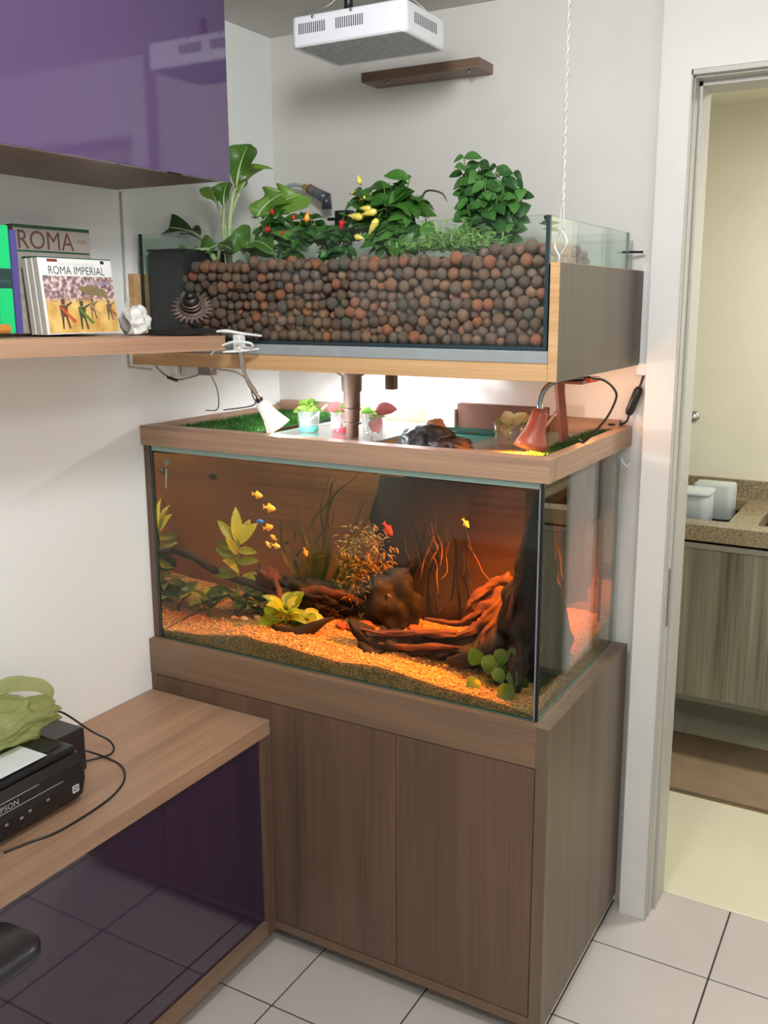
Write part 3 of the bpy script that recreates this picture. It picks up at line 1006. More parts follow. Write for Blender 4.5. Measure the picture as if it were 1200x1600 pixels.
# low green plant
LGM = leafmat('bright_green_leaf', (104, 142, 20), (196, 212, 60), 0.4)
lg_me = leaf_mesh('broad_leaf', LGM, L=1, W=0.6, curl=0.5, fold=0.08, wave=0.06, shape=0.85)
lp = thing('low_green_plant', 'low bright green plant with curled broad leaves on the gravel, left centre', 'aquatic plant', (0.36, -0.42, gh(0.36, -0.42)))
b0 = Vector((0.36, -0.42, gh(0.36, -0.42)))
ob('stem', tube([b0, b0 + Vector((0, 0, 0.02)), b0 + Vector((0.003, 0, 0.035))], 0.005, 6, 3), LGM, lp, True)
for k in range(22):
    a = k * 2.4
    e = 0.2 + 0.3 * (k % 4)
    add_leaf(lp, lg_me, b0 + Vector((math.cos(a) * 0.01, math.sin(a) * 0.01, 0.012 + 0.010 * (k % 4))), (math.cos(a), math.sin(a) * 0.7, e), 0.060 + 0.012 * (k % 3), up=(0.4, -0.6, 1), roll=0.3 * math.sin(k))
for k in range(5):
    add_leaf(lp, lg_me, b0 + Vector((0.06, 0.01, 0.03)), (math.cos(k * 1.3), math.sin(k * 1.3) * 0.5, 0.4), 0.058, up=(0.3, -0.6, 1))

# anubias front right
ANM = leafmat('round_dark_leaf', (38, 84, 20), (86, 138, 38), 0.35)
an_me = leaf_mesh('round_leaf', ANM, L=1, W=0.85, curl=0.3, fold=0.06, wave=0.02, shape=0.8, tip=0.6)
an = thing('round_leaf_plant', 'green round-leaved plant on the bright gravel in the front right corner', 'aquatic plant', (1.005, -0.52, gh(1.005, -0.52)))
b0 = Vector((1.005, -0.52, gh(1.005, -0.52)))
rs = np.random.RandomState(5)
for (dx, dz, dy) in [(-0.045, 0.045, 0), (-0.04, 0.015, -0.02), (-0.015, 0.075, 0.0), (0.012, 0.095, 0), (0.035, 0.075, 0.0), (0.04, 0.05, -0.01), (0.0, 0.05, -0.02), (-0.01, 0.02, -0.03), (0.025, 0.02, -0.03), (0.045, 0.03, 0.02), (-0.025, 0.06, 0.02), (0.01, 0.065, 0.02), (0.03, 0.095, 0.015)]:
    tip = b0 + Vector((dx, dy, dz))
    ob('stalk', tube([b0, b0 + Vector((dx * 0.4, dy * 0.4, dz * 0.7)), tip], 0.0012, 5, 4), ANM, an, True)
    add_leaf(an, an_me, tip, (dx * 6 + rs.normal() * 0.3, -0.35 + rs.normal() * 0.3, -0.35 + rs.normal() * 0.4), rs.uniform(0.040, 0.052), up=(0.2, -1, 0.6))

# fish
def fish(label, c, L, mat, tilt=0.0, dirx=1, finm=None, name='fish'):
    t = thing(name, label, 'fish', c)
    M = Matrix.Rotation(tilt, 3, 'Y')
    rings = []
    for u, hz, wy in ((0.5, 0.02, 0.02), (0.42, 0.12, 0.07), (0.25, 0.21, 0.11), (0.05, 0.25, 0.12), (-0.15, 0.19, 0.09), (-0.3, 0.09, 0.045), (-0.36, 0.07, 0.03)):
        rings.append([Vector(c) + M @ Vector((dirx * u * L, wy * L * math.cos(a), hz * L * math.sin(a))) for a in [2 * math.pi * k / 12 for k in range(12)]])
    ob('body', loft(rings), mat, t, True)

    def fin(name_, pts):
        V = [Vector(c) + M @ Vector((dirx * x * L, -0.0006, z * L)) for x, z in pts] + [Vector(c) + M @ Vector((dirx * x * L, 0.0006, z * L)) for x, z in pts]
        n = len(pts)
        F = [tuple(range(n)), tuple(range(2 * n - 1, n - 1, -1))] + [(i, (i + 1) % n, n + (i + 1) % n, n + i) for i in range(n)]
        ob(name_, (V, F), finm or mat, t)
    fin('tail_fin', [(-0.34, 0.05), (-0.55, 0.18), (-0.50, 0.0), (-0.55, -0.18), (-0.34, -0.05)])
    fin('dorsal_fin', [(0.12, 0.22), (-0.02, 0.36), (-0.16, 0.28), (-0.14, 0.18)])
    fin('belly_fin', [(0.08, -0.22), (-0.05, -0.35), (-0.16, -0.26), (-0.12, -0.18)])
    ob('eye', lathe([(0.0004, -0.004), (0.045 * L, -0.003), (0.045 * L, 0.003), (0.0004, 0.004)], 8, Vector(c) + M @ Vector((dirx * 0.36 * L, 0, 0.05 * L)), Matrix.Rotation(math.pi / 2, 3, 'X') @ Matrix.Diagonal((1, 1, 0.075 * L / 0.004))), BLACK, t)
    return t


FO = pm('orange_scales', (250, 190, 60), 0.35, spec=0.6)
FY = pm('yellow_scales', (248, 216, 96), 0.35, spec=0.6)
FD = pm('dark_scales', (44, 26, 14), 0.4)
FB = pm('blue_scales', (40, 130, 230), 0.3)
FR = pm('red_scales', (160, 52, 32), 0.4)
fish('topmost orange fish of the group left of centre', (0.267, -0.40, 1.202), 0.034, FO, 0.1, 1)
fish('largest bright orange fish, second from the top of the group', (0.306, -0.40, 1.170), 0.040, FO, 0.05, 1)
fish('orange fish just right of the blue fish', (0.300, -0.40, 1.116), 0.034, FO, -0.25, 1)
fish('small orange fish above the two pale yellow ones', (0.316, -0.40, 1.090), 0.024, FO, 0.5, -1)
fish('small pale yellow fish, lowest and farther left of the group', (0.300, -0.405, 1.070), 0.022, FY, 0.8, -1)
fish('pale yellow fish, lowest and farther right of the group', (0.324, -0.40, 1.068), 0.028, FY, 0.1, 1)
fish('small striped blue fish between the orange ones and the tall plant', (0.276, -0.41, 1.131), 0.028, FB, -0.1, 1, FR)
fish('dark fish high up near the left pane', (0.118, -0.40, 1.238), 0.036, FD, -0.1, -1)
fish('red fish in front of the dark stump', (0.640, -0.33, 1.140), 0.040, FR, 0.9, 1)
fish('lone small yellow fish to the right of the stump', (0.881, -0.40, 1.192), 0.026, FY, 0.9, 1)
fish('orange fish low behind the ribbon grass', (0.372, -0.30, 1.040), 0.026, FO, 1.2, 1)

# thermometer
th = thing('aquarium_thermometer', 'slim glass thermometer on a sucker inside the top left of the aquarium', 'thermometer', (0.064, -0.592, 1.215))
ob('tube', tube([(0.060, -0.590, 1.222), (0.064, -0.590, 1.275)], 0.0030, 10, 1), pm('pale_tube', (190, 196, 190), 0.2), th, True)
ob('sucker', lathe([(0.0005, -0.004), (0.009, -0.003), (0.009, 0.001), (0.004, 0.003), (0.0005, 0.003)], 14, (0.066, -0.592, 1.293), Matrix.Rotation(math.pi / 2, 3, 'X')), pm('clear_rubber', (150, 160, 150), 0.3), th, True)
# brown uplift pipe in the back right of the tank
tpipe = thing('filter_pipe', 'upright brown filter pipe with collars at the back right of the aquarium', 'pipe', (1.075, -0.115, gh(1.075, -0.115)))
ob('pipe', tube([(1.075, -0.115, 0.88), (1.075, -0.115, 1.315)], 0.010, 12, 1), PVC, tpipe, True)
for z in (0.985, 1.02):
    ob('collar', tube([(1.075, -0.115, z), (1.075, -0.115, z + 0.012)], 0.014, 12, 1), PVC, tpipe, True)
tag(ob('pump_box', box(0.955, 1.02, -0.14, -0.07, 1.15, 1.30, 0.004), BLACKM), 'black box filter hanging inside the back of the aquarium behind the tall root', 'filter')

# ------------------------------------------------------------------ inside the hood: covers, jars, pipe, rock, grass
CZ = 1.352


def slab(pts, z0, z1):
    n = len(pts)
    V = [(x, y, z0) for x, y in pts] + [(x, y, z1) for x, y in pts]
    F = [tuple(range(n - 1, -1, -1)), tuple(range(n, 2 * n))] + [(i, (i + 1) % n, n + (i + 1) % n, n + i) for i in range(n)]
    return V, F


def cover(label, x0, x1, y0, y1, z):
    vf = box(x0, x1, y0, y1, z, z + 0.004)
    return tag(ob('cover_glass', vf, None, mats=[COVG, GEDGEL], fmat=[0, 0, 1, 1, 1, 1]), label, 'glass cover')


cover('glass cover sheet under the three small plant cups', 0.30, 0.62, -0.56, -0.06, 1.364)
cover('glass cover sheet under the orange lamp and right plant cup', 0.845, 1.112, -0.56, -0.06, 1.364)
ledge = ob('support_rim', join([box(0.025, 1.115, -0.574, -0.560, 1.3395, 1.3635), box(0.025, 1.115, -0.059, -0.045, 1.3395, 1.3635)]), GEDGE, hood, label='glass ledge inside the frame')


def grass_mat(label, poly, z, n, mat, seed):
    g_ = thing('grass_mat', label, 'artificial grass', (sum(p[0] for p in poly) / len(poly), sum(p[1] for p in poly) / len(poly), z - 0.004))
    ob('backing', slab(poly, z - 0.004, z), pm('green_backing_%d' % seed, (28, 60, 20), 0.9), g_)
    rs = np.random.RandomState(seed)
    xs = [p[0] for p in poly]; ys = [p[1] for p in poly]
    V = []; F = []
    for _ in range(n):
        x = rs.uniform(min(xs), max(xs)); y = rs.uniform(min(ys), max(ys))
        h = rs.uniform(0.008, 0.016); a = rs.uniform(0, 6.28); lx, ly = rs.normal() * 0.004, rs.normal() * 0.004
        c, s = math.cos(a) * 0.0011, math.sin(a) * 0.0011
        k = len(V)
        V += [(x - c, y - s, z), (x + c, y + s, z), (x + c * 0.6 + lx * 0.5, y + s * 0.6 + ly * 0.5, z + h * 0.6), (x + lx, y + ly, z + h)]
        F += [(k, k + 1, k + 2), (k, k + 2, k + 3)]
    ob('blades', (V, F), mat, g_, kind='stuff')


GR = leafmat('grass_blade', (36, 100, 24), (98, 168, 60), 0.3)
GRD = leafmat('grass_blade_dark', (26, 58, 20), (64, 104, 40), 0.3)
grass_mat('bright green artificial grass strip inside the left end of the hood', [(0.03, -0.555), (0.250, -0.555), (0.250, -0.04), (0.03, -0.04)], 1.369, 9000, GR, 1)
grass_mat('dark artificial grass strip along the right rail of the hood', [(1.052, -0.555), (1.114, -0.555), (1.114, -0.04), (1.052, -0.04)], 1.374, 2600, GRD, 2)


def cup(label, c, r, h, liquid=None, liqname='', band=None, group=None):
    z0 = 1.3685
    t = thing('plant_cup', label, 'cup', (c[0], c[1], z0))
    prof = [(0.0005, 0), (r * 0.86, 0), (r, h), (r - 0.0012, h), (r * 0.86 - 0.0012, 0.002), (0.0005, 0.002)]
    ob('cup_wall', lathe(prof, 28, (c[0], c[1], z0), cap=False), CUPG, t, True)
    ob('rim', lathe([(r - 0.0018, h - 0.0016), (r + 0.0016, h - 0.0016), (r + 0.0016, h + 0.0010), (r - 0.0018, h + 0.0010), (r - 0.0018, h - 0.0016)], 28, (c[0], c[1], z0), cap=False), CUPG, t, True)
    if liquid:
        ob('base_gel', lathe([(0.0005, 0.0022), (r * 0.84, 0.0022), (r * 0.86, 0.0022 + 0.012), (0.0005, 0.0022 + 0.012)], 24, (c[0], c[1], z0)), pm('gel_' + liqname, liquid, 0.15, trans=0.5), t, True, label=liqname + ' gel in the bottom')
    return t


cup('clear cup with teal base holding a bright green seedling, leftmost cup', (0.372, -0.372), 0.030, 0.056, (40, 190, 170), 'teal')
cup('clear cup with red base holding a pink-leaved seedling, middle of three', (0.463, -0.352), 0.030, 0.056, (220, 30, 60), 'red')
cup('colourless cup right of the brown drain pipe holding a pink-leaved seedling', (0.548, -0.332), 0.031, 0.056)
cup('empty tall clear cup standing behind the pink seedlings', (0.500, -0.235), 0.028, 0.062)
cup('wide clear cup beside the orange lamp holding a variegated plant', (0.934, -0.335), 0.036, 0.052)
MINI = leafmat('seedling_green', (98, 150, 50), (190, 220, 120), 0.4)
PINK = leafmat('seedling_pink', (170, 92, 96), (214, 150, 148), 0.35)
VARG = leafmat('variegated_leaf', (96, 112, 62), (206, 206, 170), 0.3, vscale=90)
mini_me = leaf_mesh('seedling_leaf', MINI, L=1, W=0.6, curl=0.35, fold=0.1, nu=2, nv=5)
pink_me = leaf_mesh('pink_leaf', PINK, L=1, W=0.8, curl=0.4, fold=0.06, nu=4, nv=5, shape=0.8, tip=0.6)
varg_me = leaf_mesh('cream_leaf', VARG, L=1, W=0.75, curl=0.4, fold=0.1, nu=4, nv=5, shape=0.8)


def seedling(label, c, z0, specs, stemm):
    t = thing('seedling', label, 'seedling', (c[0], c[1], z0))
    top = Vector((c[0], c[1], z0 + 0.042))
    ob('stem', tube([(c[0], c[1], z0), (c[0] + 0.002, c[1], z0 + 0.02), top], 0.0016, 6, 4), stemm, t, True)
    ob('roots', tube([(c[0] + 0.004, c[1], z0 + 0.001), (c[0] - 0.004, c[1] + 0.003, z0 + 0.008), (c[0], c[1], z0 + 0.02)], [0.0005, 0.003, 0.001], 5, 4), ROOTL, t, True)
    for me, off, d, s in specs:
        add_leaf(t, me, top + Vector(off), d, s * 1.3, up=(0, -0.8, 0.8))
    return t


rs = np.random.RandomState(9)


def rnd_specs(me, n, s0, s1, spread=0.006):
    out = []
    for k in range(n):
        a = k * 2.4
        out.append((me, (rs.normal() * spread, rs.normal() * spread, rs.uniform(-0.008, 0.012)), (math.cos(a), math.sin(a), rs.uniform(-0.1, 0.9)), rs.uniform(s0, s1)))
    return out


SZ = 1.372
seedling('bright green small-leaved seedling in the teal cup', (0.372, -0.372), SZ + 0.014, rnd_specs(mini_me, 13, 0.022, 0.034), MINI)
seedling('pink and green seedling with a round pink leaf in the red cup', (0.463, -0.352), SZ + 0.014, rnd_specs(mini_me, 6, 0.022, 0.032) + [(pink_me, (0, 0, 0.0), (-1, -0.3, 0.6), 0.036), (pink_me, (0, -0.01, -0.012), (-0.15, -0.8, -0.9), 0.036), (pink_me, (0, 0, 0), (0.7, 0.3, 0.3), 0.026)], PINK)
seedling('green and pink seedling in the colourless cup', (0.545, -0.332), SZ, rnd_specs(mini_me, 5, 0.028, 0.038) + [(pink_me, (0.01, 0, 0.014), (1, 0.2, 0.45), 0.046), (pink_me, (0.012, -0.01, 0.0), (0.6, -0.7, -0.6), 0.038)], PINK)
vp = seedling('variegated cream and green leafy cutting in the wide cup', (0.938, -0.335), SZ, [(varg_me, (0, 0, 0), (-1, -0.2, 0.5), 0.038), (varg_me, (0, 0, 0.004), (-0.5, 0.2, 0.9), 0.036), (varg_me, (0.004, 0, 0), (0.6, -0.3, 0.9), 0.040), (varg_me, (0, -0.005, -0.004), (0.1, -1, 0.25), 0.038), (varg_me, (0, 0, -0.004), (-0.7, -0.7, 0.1), 0.034), (varg_me, (0, 0, 0.005), (0.9, 0.2, 0.2), 0.032), (varg_me, (0.045, 0, 0.008), (0.4, -0.6, -0.8), 0.036), (varg_me, (0.052, 0, 0.010), (0.9, 0, -0.2), 0.030), (varg_me, (0.03, 0, 0.012), (0.2, 0.4, 0.5), 0.026)], MINI)
ob('side_shoot', tube([(0.938, -0.335, SZ + 0.04), (0.96, -0.335, SZ + 0.052), (0.99, -0.335, SZ + 0.056)], 0.0012, 5, 4), MINI, vp, True)

# brown drain pipe from the grow bed
dp = thing('drain_pipe', 'stepped brown plastic drain pipe dropping from the grow bed into the hood', 'pipe', (0.527, -0.40, 1.369))
prof = [(0.0005, 0), (0.0165, 0), (0.0165, 0.035), (0.019, 0.037), (0.0195, 0.072), (0.021, 0.074), (0.0215, 0.118), (0.026, 0.121), (0.027, 0.158), (0.041, 0.166), (0.043, 0.178), (0.0005, 0.178)]
ob('pipe', lathe(prof, 24, (0.527, -0.40, 1.366)), PVC, dp, True)
for z in (1.401, 1.438, 1.485):
    ob('collar', lathe([(0.017, 0), (0.0235, 0.001), (0.0235, 0.006), (0.017, 0.007)], 24, (0.527, -0.40, z)), PVC, dp, True)
tag(ob('hanging_block', box(0.566, 0.592, -0.30, -0.275, 1.484, 1.545, 0.001), pm('dark_brown_wood', (70, 46, 36), 0.7)), 'small square dark wooden peg hanging under the grow bed tray', 'peg')

# rock
rkc = thing('lava_rock', 'black volcanic rock with a brown tip resting in the hood opening', 'rock', (0.755, -0.42, 1.33))
V, F = blob((0.752, -0.42, 1.372), 0.075, 0.05, 0.046, 4, 0.30, 1.7, 13)
V = [(x + (0.15 * (z - 1.36)), y, z if z < 1.38 else z + 0.25 * max(0, 0.03 - abs(x - 0.762) * 0.6)) for x, y, z in V]
ob('rock_body', (V, F), pm('black_lava', (38, 40, 44), 0.42, var=0.5, vscale=30, bump=1.0, bscale=50), rkc, True)
ob('rock_tip', blob((0.778, -0.415, 1.412), 0.024, 0.02, 0.020, 3, 0.4, 3, 3), pm('brown_tip', (150, 112, 84), 0.8, var=0.3, bump=0.6), rkc, True)
V, F = blob((0.825, -0.43, 1.366), 0.055, 0.045, 0.026, 4, 0.4, 2.2, 17)
ob('rock_body', (V, F), pm('dark_brown_rock', (52, 40, 38), 0.6, var=0.4, bump=0.9), rkc, True)
# open part: dark float and teal plate
tag(ob('support_plate', box(0.625, 0.84, -0.54, -0.07, 1.3415, 1.3455), pm('teal_plate', (70, 120, 108), 0.2, coat=0.6)), 'teal plastic plate under the black rock', 'plate')
tag(ob('white_block', box(0.575, 0.665, -0.085, -0.045, 1.3645, 1.416, 0.001), pm('cream_block', (226, 212, 196), 0.6)), 'pale cream block against the back rail behind the rock', 'block')
tag(ob('brown_block', box(0.668, 0.93, -0.075, -0.045, 1.3645, 1.432, 0.001), pm('red_brown_block', (104, 62, 46), 0.6, var=0.1)), 'long red-brown board standing behind the rock and the wide cup', 'board')

# wooden strut at right and diagonal rod
tag(ob('wood_strut', tube([(1.045, -0.30, 1.549), (1.048, -0.30, 1.50), (1.064, -0.30, 1.369)], [0.015, 0.0125, 0.0125], 4, 1), pm('red_brown_strut', (112, 66, 44), 0.6, var=0.15, stretch=(8, 8, 1))), 'red-brown wooden strut between tray and hood behind the orange lamp', 'strut')
tag(ob('support_rod', tube([(1.005, -0.34, 1.385), (1.035, -0.27, 1.455)], 0.003, 8, 1), pm('pale_rod', (220, 180, 150), 0.4), smooth=True), 'thin pale rod leaning between the orange lamp and the strut', 'rod')
tag(ob('support_rod', tube([(0.305, -0.30, 1.372), (0.335, -0.23, 1.425)], 0.0028, 8, 1), WHITE, smooth=True), 'thin white rod leaning beside the white lamp', 'rod')

# ------------------------------------------------------------------ lamps
def shade(c, mouth, r0, r1, Lh, n=28):
    """bell shade: c = neck centre, mouth direction"""
    d = Vector(mouth).normalized()
    M = frame_matrix((1, 0, 0) if abs(d.x) < 0.9 else (0, 1, 0), d)  # Z column = d
    M = Matrix((M.col[0], M.col[1], d)).transposed()
    z3 = d
    x3 = Vector((0, 1, 0)).cross(z3).normalized(); y3 = z3.cross(x3)
    M = Matrix((x3, y3, z3)).transposed()
    prof = [(0.0005, 0), (r0 * 0.8, 0.0), (r0, Lh * 0.06), (r0 * 1.05, Lh * 0.3), (r0 * 1.25, Lh * 0.55), (r0 + (r1 - r0) * 0.65, Lh * 0.8), (r1, Lh),
            (r1 - 0.0018, Lh), (r0 + (r1 - r0) * 0.60, Lh * 0.80), (r0 * 1.15, Lh * 0.55), (r0 * 0.95, Lh * 0.3), (r0 * 0.9, Lh * 0.08), (0.0005, Lh * 0.05)]
    return lathe(prof, n, c, M, cap=False)


wl = thing('clip_lamp', 'white gooseneck clip lamp clamped to the end of the book shelf', 'lamp', (0.385, -0.66, 1.60))
ob('lamp_shade', shade((0.368, -0.572, 1.468), (0.42, 0.34, -0.84), 0.017, 0.034, 0.078), pm('white_shade', (214, 212, 208), 0.35, trans=0.25), wl, True)
ob('gooseneck', tube([(0.385, -0.655, 1.612), (0.376, -0.65, 1.59), (0.372, -0.64, 1.56), (0.366, -0.615, 1.52), (0.368, -0.585, 1.485), (0.368, -0.572, 1.466)], 0.0062, 10, 8), CHROME, wl, True)
ob('neck_collar', tube([(0.367, -0.578, 1.476), (0.368, -0.572, 1.464)], 0.009, 12, 1), BLACK, wl, True)
ob('clamp_jaw', join([tube([(0.330, -0.700, 1.6400), (0.36, -0.685, 1.6425), (0.385, -0.66, 1.637), (0.43, -0.64, 1.631)], [0.006, 0.011, 0.009, 0.006], 10, 6, flat=0.4)]), WHITE, wl, True)
ob('clamp_jaw', join([tube([(0.352, -0.69, 1.594), (0.38, -0.665, 1.596), (0.425, -0.645, 1.601)], [0.006, 0.011, 0.006], 10, 6, flat=0.4)]), WHITE, wl, True)
ob('clamp_hinge', box(0.372, 0.392, -0.676, -0.652, 1.598, 1.634, 0.002), WHITE, wl)
ob('cable', tube([(0.325, -0.70, 1.588), (0.345, -0.70, 1.603), (0.385, -0.69, 1.618), (0.42, -0.67, 1.615), (0.415, -0.66, 1.604), (0.39, -0.66, 1.606)], 0.0028, 8, 8), WHITE, wl, True)

rl = thing('clip_lamp', 'orange-red gooseneck lamp glowing over the right end of the aquarium', 'lamp', (1.05, -0.47, 1.378))
REDS = pm('red_translucent_shade', (140, 80, 62), 0.4, trans=0.035)
ob('lamp_shade', shade((1.068, -0.475, 1.473), (-0.22, -0.10, -0.97), 0.019, 0.040, 0.086), REDS, rl, True)
ob('gooseneck', tube([(1.068, -0.475, 1.470), (1.064, -0.472, 1.492), (1.072, -0.466, 1.520), (1.09, -0.45, 1.537), (1.115, -0.43, 1.541), (1.14, -0.40, 1.543)], 0.0058, 10, 8), pm('dark_chrome', (120, 128, 130), 0.25, metal=1.0), rl, True)
ob('neck_collar', tube([(1.0685, -0.475, 1.478), (1.068, -0.475, 1.468)], 0.0145, 16, 1), REDS, rl, True)
ob('clamp_jaw', box(1.10, 1.15, -0.44, -0.405, 1.531, 1.538, 0.002), REDS, rl)
ob('clamp_jaw', box(1.12, 1.156, -0.405, -0.33, 1.532, 1.5425, 0.003), pm('orange_clamp', (226, 110, 50), 0.4, trans=0.4), rl)
ob('cable', tube([(1.15, -0.40, 1.545), (1.168, -0.35, 1.536), (1.172, -0.28, 1.512), (1.17, -0.25, 1.485), (1.162, -0.30, 1.44), (1.135, -0.36, 1.396), (1.11, -0.33, 1.392)], 0.0030, 8, 8), BLACK, rl, True)
sc2 = thing('inline_switch', 'black inline cord switch hanging on the wall right of the hood', 'switch', (1.15, -0.02, 1.43))
Msw = frame_matrix((0.028, 0.0, 0.075))
ob('switch_body', tube([(1.138, -0.022, 1.422), (1.141, -0.022, 1.430), (1.161, -0.022, 1.486), (1.164, -0.022, 1.494)], [0.010, 0.0155, 0.0155, 0.010], 10, 1, flat=0.75), BLACK, sc2, True)
ob('cord', tube([(1.172, -0.012, 1.53), (1.166, -0.018, 1.505), (1.162, -0.022, 1.490)], 0.0032, 8, 5), BLACK, sc2, True)
ob('cord', tube([(1.140, -0.022, 1.425), (1.134, -0.022, 1.405), (1.118, -0.022, 1.3955), (1.09, -0.035, 1.394)], 0.0032, 8, 5), BLACK, sc2, True)
tag(ob('cable_duct', join([box(1.152, 1.180, -0.014, 0.0, 1.555, 1.80, 0.001), box(1.150, 1.184, -0.020, 0.0, 1.524, 1.556, 0.002)]), WHITE), 'white surface cable duct on the wall beside the grow bed tray', 'cable duct')
hk = thing('suction_hook', 'clear suction hook stuck near the top of the aquarium side', 'hook', (1.134, -0.05, 1.28))
ob('sucker', lathe([(0.0005, 0), (0.012, 0), (0.009, 0.006), (0.0005, 0.007)], 14, (1.1295, -0.064, 1.312), Matrix.Rotation(math.pi / 2, 3, 'Y')), CUPG, hk, True)
ob('hook', tube([(1.136, -0.064, 1.312), (1.142, -0.062, 1.300), (1.150, -0.060, 1.292), (1.158, -0.058, 1.300)], 0.0022, 8, 5), pm('clear_hook', (210, 214, 212), 0.2), hk, True)

# ------------------------------------------------------------------ grow bed tray (wood), mat, glass tank
tr = thing('grow_bed_tray', 'honey oak laminate tray carrying the clay-ball grow tank', 'tray', (0.58, -0.31, 1.55))
ob('bottom_board', box(0.0, 1.1375, -0.6285, -0.004, 1.5505, 1.585, 0.0006), WHON, tr)
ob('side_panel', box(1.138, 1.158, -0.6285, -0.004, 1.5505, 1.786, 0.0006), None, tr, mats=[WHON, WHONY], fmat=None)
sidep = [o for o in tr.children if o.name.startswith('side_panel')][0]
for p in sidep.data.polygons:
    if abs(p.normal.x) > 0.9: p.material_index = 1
ob('side_panel', box(0.0, 0.020, -0.6285, -0.004, 1.5852, 1.780, 0.0006), WHON, tr)
ob('front_lip', box(0.0202, 1.1375, -0.6285, -0.6225, 1.5852, 1.5862, 0.0), WHON, tr)
tag(ob('foam_mat', box(0.022, 1.1365, -0.626, -0.02, 1.5865, 1.6105, 0.001), FOAM), 'grey foam mat between tray and grow tank', 'mat')
gt = thing('grow_tank', 'open glass tank full of clay balls and vegetables', 'glass tank', (0.57, -0.32, 1.611))
GX0, GX1, GY0, GY1, GZ0, GZ1 = 0.022, 1.126, -0.606, -0.044, 1.6112, 1.878
pane('front_pane', GX0, GX1, GY0, GY0 + 0.006, GZ0, GZ1, 'y', gt, PANEH, GEDGED)
pane('side_pane', GX1 - 0.006, GX1, GY0 + 0.0062, GY1, GZ0, GZ1, 'x', gt, PANEH, GEDGE)
pane('side_pane', GX0, GX0 + 0.006, GY0 + 0.0062, GY1, GZ0, GZ1, 'x', gt, PANE, GEDGED)
pane('back_pane', GX0 + 0.0062, GX1 - 0.0062, GY1 - 0.006, GY1, GZ0, GZ1, 'y', gt, PANE, GEDGE)
pane('bottom_pane', GX0 + 0.0062, GX1 - 0.0062, GY0 + 0.0062, GY1 - 0.0062, GZ0, GZ0 + 0.006, 'z', gt)
ob('silicone_seam', join([box(GX0, GX1, GY0 - 0.0006, GY0 + 0.0, GZ0 - 0.0, GZ0 + 0.008), box(GX1 - 0.0075, GX1 + 0.0008, GY0 - 0.0008, GY0 + 0.0003, GZ0, GZ1), box(GX1, GX1 + 0.0008, GY0, GY0 + 0.008, GZ0, GZ1)]), pm('dark_teal_seam', (30, 48, 56), 0.2), gt)

# clay balls
bx0, bx1, by0, by1, bz0 = GX0 + 0.007, GX1 - 0.007, GY0 + 0.007, GY1 - 0.007, GZ0 + 0.0065
topx = [0.0, 0.19, 0.48, 0.675, 0.805, 0.898, 0.96, 1.0, 1.05, 1.13]
topz = [1.80, 1.812, 1.812, 1.820, 1.824, 1.820, 1.828, 1.842, 1.853, 1.855]


def bed_top(x, y):
    t = float(np.interp(x, topx, topz))
    if x > 0.9 and y > -0.36: t -= 0.05 * min(1, (y + 0.36) / 0.06) * min(1, (x - 0.9) / 0.1)
    return t


R0 = 0.0128
pitch = R0 * 2.0
P = []
nz_ = 12
for iz in range(nz_):
    z = bz0 + R0 + iz * pitch * 0.845
    iy = 0
    y = by0 + R0 + (0.5 * pitch if iz % 2 else 0)
    while y < by1 - R0:
        x = bx0 + R0 + (0.5 * pitch if (iy + iz) % 2 else 0)
        while x < bx1 - R0:
            tz = bed_top(x, y) - R0 * 0.6
            if z < tz:
                if (y < by0 + 0.085 or x > bx1 - 0.06 or z > tz - 0.062) and not (x < 0.155 and y < -0.40):
                    P.append((x, y, z))
            x += pitch
        y += pitch * 0.9
        iy += 1
P = np.array(P) + rng.normal(0, 0.0035, (len(P), 3))
R = np.clip(rng.normal(R0, 0.0017, len(P)), 0.0085, 0.0158)
N = len(P)
pi, pj = [], []
order = np.argsort(P[:, 0]); Ps = P[order]
for a in range(N):
    b = a + 1
    hi = np.searchsorted(Ps[:, 0], Ps[a, 0] + 0.04)
    if hi > b:
        dd = np.abs(Ps[b:hi, 1:] - Ps[a, 1:]).max(axis=1)
        k = np.nonzero(dd < 0.04)[0] + b
        pi += [order[a]] * len(k); pj += list(order[k])
pi = np.array(pi); pj = np.array(pj)
for it in range(45):
    d = P[pj] - P[pi]
    L = np.linalg.norm(d, axis=1) + 1e-9
    ov = (R[pi] + R[pj]) * 0.99 - L
    m_ = ov > 0
    push = (d[m_] / L[m_][:, None]) * (ov[m_] * 0.5)[:, None] * 0.6
    acc = np.zeros_like(P)
    np.add.at(acc, pi[m_], -push); np.add.at(acc, pj[m_], push)
    P += acc
    P[:, 2] -= 0.00035
    P[:, 0] = np.clip(P[:, 0], bx0 + R, bx1 - R); P[:, 1] = np.clip(P[:, 1], by0 + R, by1 - R); P[:, 2] = np.maximum(P[:, 2], bz0 + R)
CLAY = ramp_random('fired_clay', [(0, (98, 70, 60)), (0.22, (118, 84, 70)), (0.45, (134, 98, 82)), (0.6, (92, 80, 76)), (0.74, (146, 108, 90)), (0.86, (156, 96, 70)), (0.95, (168, 92, 62)), (1.0, (112, 104, 92))], 0.62, 0.5, 160, mottled=0.35)
camp = Vector((1.80532, -2.41575, 1.70777))
front = (P[:, 1] < by0 + 0.024) | (P[:, 0] > bx1 - 0.022) | (P[:, 2] > np.array([bed_top(x, y) for x, y, z in P]) - 0.026)
dist = np.linalg.norm(P - np.array(camp), axis=1)
vis = (P[:, 1] < by0 + 0.022)
cand = np.nonzero(vis)[0]
cand = cand[np.argsort(dist[cand])][:298]
cs = set(int(c) for c in cand)
ball_mes = []
for k in range(6):
    vf = blob((0, 0, 0), 1, 1, 1, 2, 0.10, 1.2, k * 3.1)
    me = mk('clay_ball', vf, True); me.materials.append(CLAY); ball_mes.append(me)
